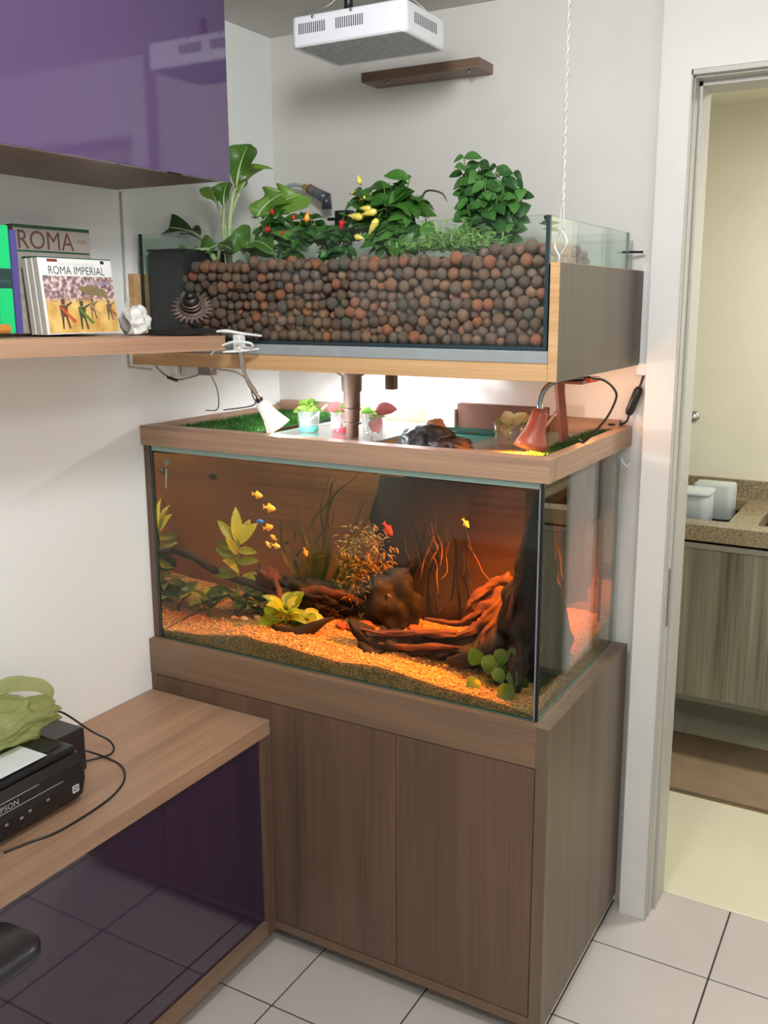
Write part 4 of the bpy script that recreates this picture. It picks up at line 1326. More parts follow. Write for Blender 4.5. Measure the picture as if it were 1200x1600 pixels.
lbl = 'round brown fired clay ball against the front glass of the grow tank'
for k, i in enumerate(sorted(cs)):
    r = float(R[i])
    o = inst('clay_ball', ball_mes[k % 6], None, P[i], (rng.rand() * 6, rng.rand() * 6, rng.rand() * 6), (r, r * rng.uniform(0.9, 1.0), r * rng.uniform(0.88, 1.0)))
    tag(o, lbl, 'clay ball', 'clay balls in the grow tank')
rest = [i for i in range(N) if i not in cs]
fr_ = [((P[i][0], P[i][1], P[i][2]), float(R[i]), 0.95) for i in rest]
tag(ob('clay_balls', scatter_ico(fr_, ICO2, 0.07), CLAY, smooth=True), 'mass of brown fired clay balls filling the rest of the grow tank', 'clay balls', kind='stuff')
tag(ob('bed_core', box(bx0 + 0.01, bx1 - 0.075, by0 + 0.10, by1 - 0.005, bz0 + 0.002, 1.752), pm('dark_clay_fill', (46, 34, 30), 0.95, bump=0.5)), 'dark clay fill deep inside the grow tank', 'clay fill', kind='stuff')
# black guard at the left end
fg = thing('filter_guard', 'black fuzzy filter guard block at the left end of the grow tank', 'filter guard', (0.09, -0.50, GZ0 + 0.006))
ob('guard_body', box(0.034, 0.148, -0.590, -0.42, GZ0 + 0.007, 1.835, 0.006, 2), pm('black_mesh', (26, 24, 26), 0.9, var=0.5, vscale=90, bump=1.0, bscale=160), fg)
ob('guard_cap', box(0.032, 0.150, -0.592, -0.418, 1.8352, 1.841, 0.002), pm('black_mesh_cap', (30, 28, 30), 0.8), fg)

# ------------------------------------------------------------------ vegetables
def tz(x, y): return bed_top(x, y) - 0.004


LET = leafmat('lettuce_leaf', (72, 118, 40), (134, 176, 74), 0.35)
LETD = leafmat('chard_leaf', (28, 62, 24), (64, 100, 38), 0.3)
LRIB = pm('pale_midrib', (196, 212, 160), 0.5, trans=0.2)
let_me = leaf_mesh('lettuce_leaf', LET, L=1, W=0.72, curl=0.45, fold=0.25, wave=0.17, shape=2.1, nu=8, nv=12, tip=0.7)
let_me2 = leaf_mesh('lettuce_leaf_wide', LET, L=1, W=0.95, curl=0.7, fold=0.12, wave=0.24, shape=1.8, nu=8, nv=12, tip=0.6)
chd_me = leaf_mesh('chard_leaf', LETD, L=1, W=0.42, curl=0.3, fold=0.2, wave=0.08, shape=1.1, nu=8, nv=12)


def big_leaf(parent, me, pts, size, up, w=0.0035, dirn=None):
    """petiole as tube through pts, blade continuing from its end"""
    ob('leaf_stalk', tube(pts, [w * 1.4, w, w * 0.7], 7, 5), LRIB, parent, True)
    d = Vector(pts[-1]) - Vector(pts[-2]) if dirn is None else Vector(dirn)
    lf_ = add_leaf(parent, me, pts[-1], d, size, up=up)
    e = Vector(pts[-1]); dn = d.normalized()
    rib = leaf_vf  # midrib follows the blade
    M3 = frame_matrix(d, up)
    c = me['curl'] if 'curl' in me else 0.45
    rp = [e + M3 @ Vector((0, size * t * (1 - 0.25 * c * t), -c * size * t * t + 0.0015)) for t in (0, 0.3, 0.6, 0.9)]
    sub(ob('midrib', tube(rp, [w * 0.7, w * 0.5, w * 0.3, 0.0006], 6, 3), LRIB, parent, True), lf_)


let_me['curl'] = 0.45; let_me2['curl'] = 0.6; chd_me['curl'] = 0.3
lt = thing('lettuce_plant', 'tall bolted lettuce with pale stems at the left end of the grow tank', 'vegetable plant', (0.155, -0.42, tz(0.155, -0.42)))
B = Vector((0.160, -0.42, tz(0.16, -0.42) - 0.01))
big_leaf(lt, let_me, [B, (0.165, -0.42, 1.90), (0.180, -0.42, 1.98), (0.192, -0.42, 2.00)], 0.125, (0.3, -0.8, 0.2), 0.006, (0.22, -0.05, 1))
big_leaf(lt, let_me, [B, (0.158, -0.41, 1.90), (0.168, -0.40, 1.96), (0.178, -0.39, 1.99)], 0.105, (-0.6, -0.6, 0.2), 0.005, (0.42, 0.1, 0.9))
big_leaf(lt, let_me, [B, (0.150, -0.42, 1.90), (0.138, -0.42, 1.94), (0.130, -0.42, 1.955)], 0.085, (0.4, -0.8, 0.5), 0.005, (-0.45, 0, 0.9))
big_leaf(lt, let_me, [B, (0.152, -0.43, 1.88), (0.155, -0.43, 1.93), (0.158, -0.43, 1.95)], 0.075, (0.2, -0.9, 0.2), 0.004, (0.0, -0.1, 1))
lt2 = thing('lettuce_plant', 'broad crumpled light green lettuce right of the tall bolted one', 'vegetable plant', (0.23, -0.40, tz(0.23, -0.40)))
B = Vector((0.225, -0.40, tz(0.23, -0.40) - 0.01))
big_leaf(lt2, let_me2, [B, (0.235, -0.40, 1.87), (0.255, -0.40, 1.905), (0.262, -0.40, 1.925)], 0.112, (0.1, -0.95, 0.35), 0.005, (0.62, -0.1, 0.55))
big_leaf(lt2, let_me2, [B, (0.232, -0.41, 1.86), (0.25, -0.42, 1.90), (0.255, -0.42, 1.92)], 0.105, (0.0, -0.9, 0.4), 0.005, (0.45, 0.0, 0.75))
big_leaf(lt2, let_me2, [B, (0.245, -0.42, 1.85), (0.27, -0.43, 1.875), (0.282, -0.43, 1.885)], 0.095, (-0.1, -0.7, 0.7), 0.004, (0.8, -0.1, 0.35))
big_leaf(lt2, let_me, [B, (0.24, -0.43, 1.845), (0.26, -0.44, 1.855), (0.27, -0.45, 1.86)], 0.085, (0.0, -0.6, 0.8), 0.004, (0.7, -0.4, 0.05))
big_leaf(lt2, let_me, [B, (0.21, -0.43, 1.845), (0.20, -0.45, 1.852), (0.19, -0.46, 1.855)], 0.09, (0.2, -0.6, 0.8), 0.004, (-0.6, -0.5, 0.0))
for k in range(5):
    a = k * 1.26 + 0.4
    add_leaf(lt2, let_me, (0.235, -0.43, 1.835), (math.cos(a), -0.5 + 0.4 * math.sin(a), 0.25 + 0.1 * k), 0.08, up=(0, -0.7, 0.7))
ch = thing('chard_plant', 'dark green long-leaved plant drooping over the left pane of the grow tank', 'vegetable plant', (0.15, -0.46, tz(0.15, -0.46)))
B = Vector((0.155, -0.46, tz(0.15, -0.46) - 0.008))
big_leaf(ch, chd_me, [B, (0.13, -0.47, 1.860), (0.10, -0.47, 1.880), (0.085, -0.47, 1.888)], 0.17, (0.35, -0.75, 0.7), 0.005, (-0.85, -0.1, 0.26))
big_leaf(ch, chd_me, [B, (0.13, -0.46, 1.85), (0.10, -0.45, 1.865), (0.088, -0.45, 1.872)], 0.13, (0.2, -0.5, 0.8), 0.004, (-0.8, 0.35, 0.42))
big_leaf(ch, chd_me, [B, (0.17, -0.47, 1.84), (0.19, -0.48, 1.845), (0.20, -0.49, 1.846)], 0.09, (0, -0.7, 0.7), 0.004, (0.6, -0.6, 0.1))
big_leaf(ch, let_me, [B, (0.15, -0.49, 1.84), (0.15, -0.51, 1.842), (0.148, -0.52, 1.842)], 0.07, (0, -0.5, 0.8), 0.004, (-0.2, -0.8, 0.0))


def bush(name, label, base, h, spread, nleaf, me, smin, smax, stemmat, nst=7, seed=0, droop=0.2, lean=(0, 0), ymix=0.6):
    t = thing(name, label, 'vegetable plant', base)
    rs = np.random.RandomState(seed)
    b = Vector(base)
    tips = []
    for k in range(nst):
        a = 6.28 * k / nst + rs.rand()
        rr = spread * (0.4 + 0.6 * rs.rand())
        tip = b + Vector((math.cos(a) * rr + lean[0], math.sin(a) * rr * ymix + lean[1], h * rs.uniform(0.65, 1.0)))
        mid = b + (tip - b) * 0.55 + Vector((0, 0, h * 0.08))
        ob('stem', tube([b, mid, tip], [0.0026, 0.0018, 0.001], 6, 5), stemmat, t, True)
        tips.append((mid, tip))
    for k in range(nleaf):
        mid, tip = tips[k % nst]
        u = rs.rand()
        c = (b + (mid - b) * (0.3 + 0.7 * u * 2)) if u < 0.35 else mid + (tip - mid) * ((u - 0.35) / 0.65)
        a = rs.rand() * 6.28
        d = Vector((math.cos(a), math.sin(a) * 0.8 - 0.2, rs.uniform(-0.5, 0.7) - droop * 0.4))
        add_leaf(t, me, c, d, rs.uniform(smin, smax), up=(0.25 + rs.normal() * 0.35, -0.9 + rs.normal() * 0.3, 0.8))
    return t


PEPL = leafmat('pepper_leaf', (30, 76, 26), (72, 128, 52), 0.3)
PEPL2 = leafmat('yellow_pepper_leaf', (36, 84, 26), (88, 142, 56), 0.3)
MINT = leafmat('mint_leaf', (32, 76, 30), (86, 140, 66), 0.3)
STEMG = pm('green_stem', (92, 112, 52), 0.6)
pep_me = leaf_mesh('pepper_leaf', PEPL, L=1, W=0.42, curl=0.4, fold=0.15, nu=2, nv=6)
pep2_me = leaf_mesh('pepper_leaf_broad', PEPL2, L=1, W=0.48, curl=0.45, fold=0.15, nu=2, nv=6)
mint_me = leaf_mesh('mint_leaf', MINT, L=1, W=0.68, curl=0.35, fold=0.12, nu=4, nv=6, shape=0.8)
round_me = leaf_mesh('round_bed_leaf', PEPL2, L=1, W=0.85, curl=0.25, fold=0.06, nu=4, nv=6, shape=0.85, tip=0.6)

REDP = pm('red_pepper_skin', (206, 24, 26), 0.2, coat=0.6)
YELP = pm('yellow_pepper_skin', (238, 214, 96), 0.2, coat=0.6)
ORGP = pm('orange_pepper_skin', (240, 160, 40), 0.2, coat=0.6)


def pepper_fruit(parent, c, d, L, r, mat):
    d = Vector(d).normalized(); c = Vector(c)
    pf = ob('pepper', tube([c, c + d * L * 0.25, c + d * L * 0.6, c + d * L], [r * 0.5, r, r * 0.75, r * 0.1], 10, 4), mat, parent, True)
    fs = ob('fruit_stalk', tube([c - d * L * 0.35 + Vector((0.003, 0, 0.002)), c], [0.0008, 0.0016], 6, 3), STEMG, parent, True)
    sub(fs, pf)


rp = bush('pepper_plant', 'small-leaved pepper plant with red and orange fruit next to the lettuce', (0.34, -0.40, tz(0.34, -0.4) - 0.004), 0.130, 0.095, 200, pep_me, 0.030, 0.052, STEMG, 13, 3)
for c, d, L, r, m_ in [((0.330, -0.47, 1.893), (-0.3, -0.2, -0.9), 0.016, 0.0085, REDP), ((0.335, -0.46, 1.925), (0, 0, 1), 0.014, 0.006, REDP), ((0.385, -0.44, 1.912), (0.3, 0, 1), 0.012, 0.006, REDP), ((0.365, -0.46, 1.875), (0, 0, 1), 0.011, 0.004, REDP)]:
    pepper_fruit(rp, c, d, L, r, m_)
rp2 = bush('pepper_plant', 'second small-leaved pepper plant with one orange and one red fruit, in the middle', (0.46, -0.38, tz(0.46, -0.38) - 0.004), 0.115, 0.100, 170, pep_me, 0.028, 0.048, STEMG, 11, 8)
pepper_fruit(rp2, (0.438, -0.46, 1.902), (0.25, 0, 1), 0.026, 0.0085, ORGP)
pepper_fruit(rp2, (0.525, -0.43, 1.905), (-0.1, -0.2, -0.9), 0.024, 0.008, REDP)
yp = bush('pepper_plant', 'leafy pepper plant hung with pale yellow pointed fruit', (0.64, -0.40, tz(0.64, -0.4) - 0.004), 0.185, 0.095, 190, pep2_me, 0.045, 0.072, STEMG, 14, 12, lean=(-0.004, 0))
for c, d, L, r in [((0.620, -0.45, 1.925), (-1, 0, 0.12), 0.034, 0.0085), ((0.640, -0.46, 1.918), (-1, -0.1, -0.15), 0.040, 0.0095), ((0.595, -0.45, 1.907), (-1, 0, 0.15), 0.042, 0.0095), ((0.648, -0.47, 1.900), (-0.5, -0.1, -0.8), 0.042, 0.0095), ((0.583, -0.44, 1.985), (-0.3, 0, 0.9), 0.022, 0.007), ((0.580, -0.44, 1.963), (-1, 0, 0.1), 0.026, 0.007), ((0.575, -0.43, 1.918), (-0.35, 0, 0.9), 0.026, 0.007), ((0.585, -0.47, 1.862), (0.9, 0, -0.2), 0.026, 0.008), ((0.597, -0.44, 1.955), (-0.8, 0, -0.4), 0.022, 0.006)]:
    pepper_fruit(yp, c, d, L, r, YELP)
# small round-leaved climber between
cl = thing('climber_plant', 'small climbing plant with round leaves and a dark curling shoot', 'vegetable plant', (0.745, -0.42, tz(0.745, -0.42)))
bb = Vector((0.745, -0.42, tz(0.745, -0.42) - 0.006))
ob('stem', tube([bb, (0.750, -0.42, 1.87), (0.748, -0.42, 1.91), (0.738, -0.42, 1.94), (0.752, -0.42, 1.962), (0.79, -0.42, 1.955), (0.805, -0.42, 1.935)], [0.0016, 0.0014, 0.0014, 0.0022, 0.0026, 0.0022, 0.0008], 6, 7), pm('dark_shoot', (54, 50, 40), 0.6), cl, True)
for c, d, s in [((0.75, -0.43, 1.87), (-0.9, -0.2, -0.1), 0.052), ((0.75, -0.43, 1.89), (0.5, -0.3, -0.6), 0.045), ((0.745, -0.43, 1.905), (0.2, -0.6, 0.5), 0.040), ((0.74, -0.43, 1.845), (-0.6, -0.5, 0.2), 0.045), ((0.72, -0.43, 1.925), (-0.8, 0, 0.4), 0.036), ((0.75, -0.43, 1.86), (0.9, -0.3, 0.1), 0.038)]:
    add_leaf(cl, round_me, c, d, s, up=(0, -0.9, 0.4))

# mint, tall, whorled leaves
mi = thing('mint_plant', 'tall bushy mint-like herb with broad leaves near the right end of the grow tank', 'vegetable plant', (0.885, -0.38, tz(0.885, -0.38)))
rs = np.random.RandomState(21)
b = Vector((0.885, -0.38, tz(0.885, -0.38) - 0.006))
for k, (dx, dy, hh) in enumerate([(-0.058, 0.0, 0.225), (-0.03, 0.02, 0.215), (0.0, -0.02, 0.19), (0.025, 0.0, 0.20), (0.06, 0.01, 0.185), (0.085, 0.0, 0.15), (-0.045, -0.02, 0.15), (0.04, -0.03, 0.13), (0.07, 0.03, 0.10), (-0.005, 0.03, 0.17), (0.015, -0.04, 0.16), (-0.02, 0.0, 0.19), (0.05, -0.01, 0.17), (-0.065, 0.01, 0.19)]):
    tip = b + Vector((dx, dy, hh))
    mid = b + Vector((dx * 0.7, dy * 0.7, hh * 0.5))
    ob('stem', tube([b + Vector((dx * 0.3, dy * 0.3, 0)), mid, tip], [0.0024, 0.002, 0.0012], 6, 6), STEMG, mi, True)
    nn = 7
    for q in range(nn):
        u = 0.30 + 0.70 * q / (nn - 1)
        c = b + Vector((dx * (0.3 + 0.7 * u), dy * u, hh * u))
        for s_ in (0, 1):
            a = q * 1.57 + s_ * 3.14 + k
            sz = 0.062 * (1 - 0.3 * u) * rs.uniform(0.75, 1.1)
            add_leaf(mi, mint_me, c, (math.cos(a), math.sin(a) * 0.8, rs.uniform(-0.6, 0.35)), sz, up=(0.3 + rs.normal() * 0.3, -1.0, 0.7 + rs.normal() * 0.3))
sm = thing('mint_sprig', 'single small green sprig poking above the right corner of the grow tank', 'vegetable plant', (0.985, -0.25, tz(0.985, -0.25) - 0.005))
b = Vector((0.985, -0.25, tz(0.985, -0.25) - 0.01))
ob('stem', tube([b, b + Vector((0, 0, 0.06)), b + Vector((0.004, 0, 0.115))], 0.0016, 6, 4), STEMG, sm, True)
for k in range(6):
    add_leaf(sm, mint_me, b + Vector((0.004, 0, 0.095 + 0.004 * k)), (math.cos(k * 2.2), math.sin(k * 2.2) * 0.6, 0.2 + 0.1 * k), 0.028, up=(0, -0.6, 0.9))
# thyme: fine ground foliage
ty = thing('thyme_patch', 'fine feathery pale green herb spreading under the tall herb', 'vegetable plant', (0.84, -0.47, tz(0.84, -0.47)))
V = []; F = []
lf = leaf_vf(L=1, W=0.22, curl=0.3, fold=0.1, nu=2, nv=3)
rs = np.random.RandomState(31)
for k in range(1500):
    x = 0.84 + rs.normal() * 0.052; y = -0.475 + rs.normal() * 0.035
    x = min(max(x, 0.72), 0.975); y = min(max(y, -0.575), -0.38)
    z = tz(x, y) + abs(rs.normal()) * 0.022 * max(0.4, 1.3 - abs(x - 0.87) * 7) + 0.003
    d = Vector((rs.normal(), rs.normal() - 0.3, abs(rs.normal()) * 0.9)).normalized()
    M3 = frame_matrix(d, (0, -0.5, 1)); s = rs.uniform(0.010, 0.024); n = len(V)
    V += [tuple(Vector((x, y, z)) + M3 @ (Vector(v) * s)) for v in lf[0]]
    F += [tuple(i + n for i in f) for f in lf[1]]
ob('foliage', (V, F), leafmat('thyme_leaf', (110, 156, 76), (176, 212, 134), 0.35), ty, True, kind='stuff')
for k in range(14):
    a = k * 0.45
    p0 = Vector((0.84 + rs.normal() * 0.03, -0.47, tz(0.84, -0.47)))
    p2 = p0 + Vector((rs.normal() * 0.05, -0.03 + rs.normal() * 0.02, 0.02 + rs.rand() * 0.03))
    ob('stem', tube([p0, (p0 + p2) / 2 + Vector((0, 0, 0.012)), p2], 0.0009, 5, 4), STEMG, ty, True)

# valve with hose and black bracket behind the plants
vl = thing('water_valve', 'grey and brass water valve on a clear hose at the wall above the peppers', 'valve', (0.20, -0.055, 1.98))
ob('hose', tube([(0.045, -0.045, 1.95), (0.055, -0.045, 2.02), (0.09, -0.045, 2.050), (0.125, -0.045, 2.049), (0.148, -0.048, 2.043)], 0.006, 10, 7), pm('clear_hose', (190, 196, 194), 0.25, trans=0.3), vl, True)
ob('brass_fitting', tube([(0.146, -0.048, 2.044), (0.178, -0.052, 2.030)], 0.0095, 6, 1), BRASS, vl, label='brass fitting')
ob('coupling', tube([(0.165, -0.050, 2.036), (0.190, -0.052, 2.024)], 0.015, 12, 1), pm('tan_coupling', (120, 104, 88), 0.5), vl, True)
ob('valve_body', tube([(0.188, -0.054, 2.026), (0.232, -0.058, 2.004)], [0.014, 0.018], 12, 1), pm('grey_valve', (92, 98, 104), 0.3), vl, True)
ob('valve_outlet', tube([(0.228, -0.058, 2.018), (0.232, -0.058, 1.975)], 0.015, 12, 1), pm('dark_valve', (64, 68, 74), 0.3), vl, True)
br = thing('hose_bracket', 'black bracket and bar clipped to the back rim of the grow tank', 'bracket', (0.31, -0.06, 1.86))
ob('bar', box(0.235, 0.40, -0.062, -0.052, 1.942, 1.950), BLACK, br)
ob('clip', box(0.268, 0.320, -0.075, -0.046, 1.918, 1.968, 0.002), BLACK, br)
ob('post', box(0.285, 0.300, -0.036, -0.030, 1.60, 1.93), BLACK, br)
tag(ob('dark_pin', tube([(1.11, -0.045, 1.832), (1.155, -0.02, 1.832)], 0.0032, 6, 1), BLACK), 'short black pin sticking out behind the right rear corner of the grow tank', 'pin')

# ------------------------------------------------------------------ hanging wire with eye
hw = thing('hanging_cable', 'twisted steel cable with a wire eye holding up the front corner of the tray', 'cable', (1.149, -0.615, 1.786))
EX, EY = 1.1495, -0.616
c1 = []; c2_ = []
for k in range(161):
    z = 1.846 + (H - 1.846) * k / 160
    amp = 0.0022 if z > 1.90 else 0.0022 + (1.90 - z) * 0.04
    a = (z - 1.846) * 150 if z > 1.90 else 0.0
    c1.append((EX + 0.005 + math.cos(a) * amp + (z - 1.846) * 0.004, EY + math.sin(a) * amp, z))
    c2_.append((EX + 0.005 - math.cos(a) * amp + (z - 1.846) * 0.004, EY - math.sin(a) * amp, z))
WIRE = pm('galvanised_wire', (210, 210, 208), 0.35, metal=0.6)
ob('strand', tube(c1, 0.0014, 5, 1), WIRE, hw, True)
ob('strand', tube(c2_, 0.0014, 5, 1), WIRE, hw, True)
ob('eye', tube([(EX, EY, 1.787), (EX + 0.001, EY, 1.798), (EX - 0.009, EY, 1.820), (EX + 0.004, EY, 1.846), (EX + 0.016, EY, 1.822), (EX + 0.004, EY, 1.800)], 0.0022, 8, 6), WIRE, hw, True)

# ------------------------------------------------------------------ LED grow light
gl = thing('grow_light', 'white box-shaped grow light with vent slots hanging above the plants', 'grow light', (0.585, -0.40, 2.29))
LX0, LX1, LY0, LY1, LZ0, LZ1 = 0.432, 0.739, -0.50, -0.30, 2.291, 2.357
cx, cy_ = (LX0 + LX1) / 2, (LY0 + LY1) / 2


def ring(s, z, r=0.016): return [(cx + x, cy_ + y, z) for x, y in rrect(LX1 - LX0 - 2 * s, LY1 - LY0 - 2 * s, max(r - s, 0.004), 5)]


ob('housing', loft([ring(0.014, LZ0 + 0.004), ring(0.012, LZ0), ring(0.003, LZ0), ring(0, LZ0 + 0.004), ring(0, LZ1 - 0.003), ring(0.003, LZ1)]), WHITEM, gl, True)
ho = [o for o in gl.children if o.name.startswith('housing')][0]
for p in ho.data.polygons: p.use_smooth = abs(p.normal.z) < 0.3 and p.area < 0.002
ob('light_panel', box(LX0 + 0.018, LX1 - 0.018, LY0 + 0.018, LY1 - 0.018, LZ0 - 0.0012, LZ0 + 0.0035), pm('frosted_panel', (168, 176, 178), 0.35, var=0.25, vscale=60, bump=0.6, bscale=200), gl)
SLOT = pm('vent_black', (22, 22, 24), 0.8)
sl = mk('vent_slot', box(-0.0011, 0.0011, -0.0005, 0.0005, -0.0115, 0.0115)); sl.materials.append(SLOT)
for x0 in (0.458, 0.560):
    for k in range(13):
        inst('vent_slot', sl, gl, Vector((x0 + k * 0.0058, LY0 - 0.0003, 2.329)) - WL[gl.name])
for k in range(13):
    inst('vent_slot', sl, gl, Vector((LX1 + 0.0003, -0.455 + k * 0.0085, 2.328)) - WL[gl.name], (0, 0, math.pi / 2))
for x in (0.496, 0.600):
    ob('screw', lathe([(0.0003, 0), (0.004, 0), (0.003, 0.002), (0.0003, 0.002)], 12, (x, LY0, 2.3515), Matrix.Rotation(math.pi / 2, 3, 'X')), STEEL, gl, True)
ob('power_plug', lathe([(0.0005, 0), (0.011, 0), (0.010, 0.03), (0.006, 0.045), (0.0005, 0.045)], 14, (0.575, -0.47, 2.357)), BLACK, gl, True)
for p in ([(0.45, -0.48, 2.357), (0.458, -0.47, 2.374), (0.50, -0.43, 2.395), (0.585, -0.40, 2.478)], [(0.72, -0.32, 2.357), (0.70, -0.34, 2.38), (0.585, -0.40, 2.478)]):
    ob('hanging_wire', tube(p, 0.0011, 5, 5), STEEL, gl, True)

# small wall shelf
ws = thing('wall_shelf', 'small floating brown wood shelf on the wall under the grow light', 'shelf', (0.55, -0.07, 2.285))
sv = [(0.375, -0.001, 2.309), (0.735, -0.001, 2.309), (0.731, -0.088, 2.309), (0.377, -0.085, 2.309)]
ob('board', box(0.372, 0.728, -0.090, -0.001, 2.300, 2.325, 0.0012), wood('small_shelf_wood', (92, 72, 60), (134, 108, 88), 'x'), ws)
for x in (0.445, 0.690):
    ob('support_peg', tube([(x, -0.07, 2.301), (x, -0.07, 2.293)], 0.0042, 10, 1), STEEL, ws, True)

# ------------------------------------------------------------------ upper purple cabinet
uc = thing('wall_cabinet', 'wall cabinet with glossy purple door above the book shelf', 'cabinet', (0.18, -1.5, 1.982))
ob('body', join([box(0.0, 0.345, -2.3, -0.650, 1.983, 2.003), box(0.0, 0.345, -0.670, -0.650, 2.0031, 2.478), box(0, 0.345, -2.3, -0.6701, 2.46, 2.478), box(0.0, 0.01, -2.3, -0.6701, 2.0031, 2.4599)]), wood('cabinet_underside', (84, 64, 54), (122, 96, 80), 'y'), uc)
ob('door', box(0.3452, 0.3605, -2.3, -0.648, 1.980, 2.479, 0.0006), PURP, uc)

# ------------------------------------------------------------------ book shelf
bs = thing('book_shelf', 'thick oak laminate wall shelf holding the Roman history books', 'shelf', (0.18, -1.2, 1.61))
zt = lambda y: 1.6525 - 0.0205 * (y + 1.30) / 0.61 * (1 if y > -1.3 else 0.3)
V = []
for y in (-2.3, -0.688):
    z1 = zt(y); z0 = z1 - 0.034
    V += [(0, y, z0), (0.36, y, z0), (0.36, y, z1), (0, y, z1)]
Fs = [(0, 1, 2, 3), (7, 6, 5, 4), (0, 4, 5, 1), (1, 5, 6, 2), (2, 6, 7, 3), (3, 7, 4, 0)]
WSH = wood('shelf_wood', (140, 108, 86), (176, 140, 114), 'y')
ob('board', (V, Fs), WSH, bs)


def flip(vf): return vf[0], [tuple(reversed(f)) for f in vf[1]]


def book(name, label, x0, y0, w_, thk, h, lean, cover, pages, spine_mat=None, group=None, extra=None, z=None):
    """stands on the shelf; cover faces +x, spine faces -y. local frame: x thickness, y width, z height; leans back about y"""
    zz = zt(y0 + w_ / 2) + 0.0008 if z is None else z
    t = thing(name, label, 'book', (x0, y0, zz), group)
    t.rotation_euler = (0, -lean, 0)
    ob('front_cover', box(thk - 0.0015, thk, 0, w_, 0, h), cover, t, local=True)
    ob('back_cover', box(0, 0.0015, 0, w_, 0, h), cover, t, local=True)
    ob('spine', box(0.0, thk, -0.0012, -0.0001, 0, h), spine_mat or cover, t, local=True)
    ob('pages', box(0.0016, thk - 0.0016, 0.0, w_ - 0.003, 0.002, h - 0.003), pages, t, local=True)
    return t


PAGES = pm('book_pages', (222, 216, 200), 0.8)
GREENTOP = pm('green_cover_edge', (36, 76, 52), 0.5)
CREAM = pm('cream_cover', (208, 204, 192), 0.45)


def cover_art():
    m, nt, out = newmat('arena_print')
    b = _n(nt, 'ShaderNodeBsdfPrincipled'); b.inputs['Roughness'].default_value = 0.3
    tc = _n(nt, 'ShaderNodeTexCoord')
    sx = _n(nt, 'ShaderNodeSeparateXYZ'); nt.links.new(tc.outputs['Object'], sx.inputs[0])
    nz = _n(nt, 'ShaderNodeTexNoise'); nz.inputs['Scale'].default_value = 110; nz.inputs['Detail'].default_value = 3
    nt.links.new(tc.outputs['Object'], nz.inputs['Vector'])
    cr = _n(nt, 'ShaderNodeValToRGB')
    e = cr.color_ramp.elements
    e[0].position = 0.38; e[0].color = (*lin((96, 84, 96)), 1)
    e[1].position = 0.62; e[1].color = (*lin((214, 196, 194)), 1)
    k = e.new(0.5); k.color = (*lin((160, 122, 120)), 1)
    nt.links.new(nz.outputs[0], cr.inputs[0])
    mr = _n(nt, 'ShaderNodeMapRange'); mr.inputs[1].default_value = 0.062; mr.inputs[2].default_value = 0.075
    nt.links.new(sx.outputs[2], mr.inputs[0])
    nz2 = _n(nt, 'ShaderNodeTexNoise'); nz2.inputs['Scale'].default_value = 30
    nt.links.new(tc.outputs['Object'], nz2.inputs['Vector'])
    c2 = _n(nt, 'ShaderNodeValToRGB')
    c2.color_ramp.elements[0].position = 0.35; c2.color_ramp.elements[0].color = (*lin((196, 148, 74)), 1)
    c2.color_ramp.elements[1].position = 0.65; c2.color_ramp.elements[1].color = (*lin((232, 196, 120)), 1)
    nt.links.new(nz2.outputs[0], c2.inputs[0])
    mx = _n(nt, 'ShaderNodeMix', data_type='RGBA')
    nt.links.new(mr.outputs[0], mx.inputs[0]); nt.links.new(c2.outputs[0], mx.inputs[6]); nt.links.new(cr.outputs[0], mx.inputs[7])
    nt.links.new(mx.outputs[2], b.inputs['Base Color']); nt.links.new(b.outputs[0], out.inputs[0])
    return m


ART = cover_art()
INK = pm('dark_ink', (46, 50, 60), 0.5)
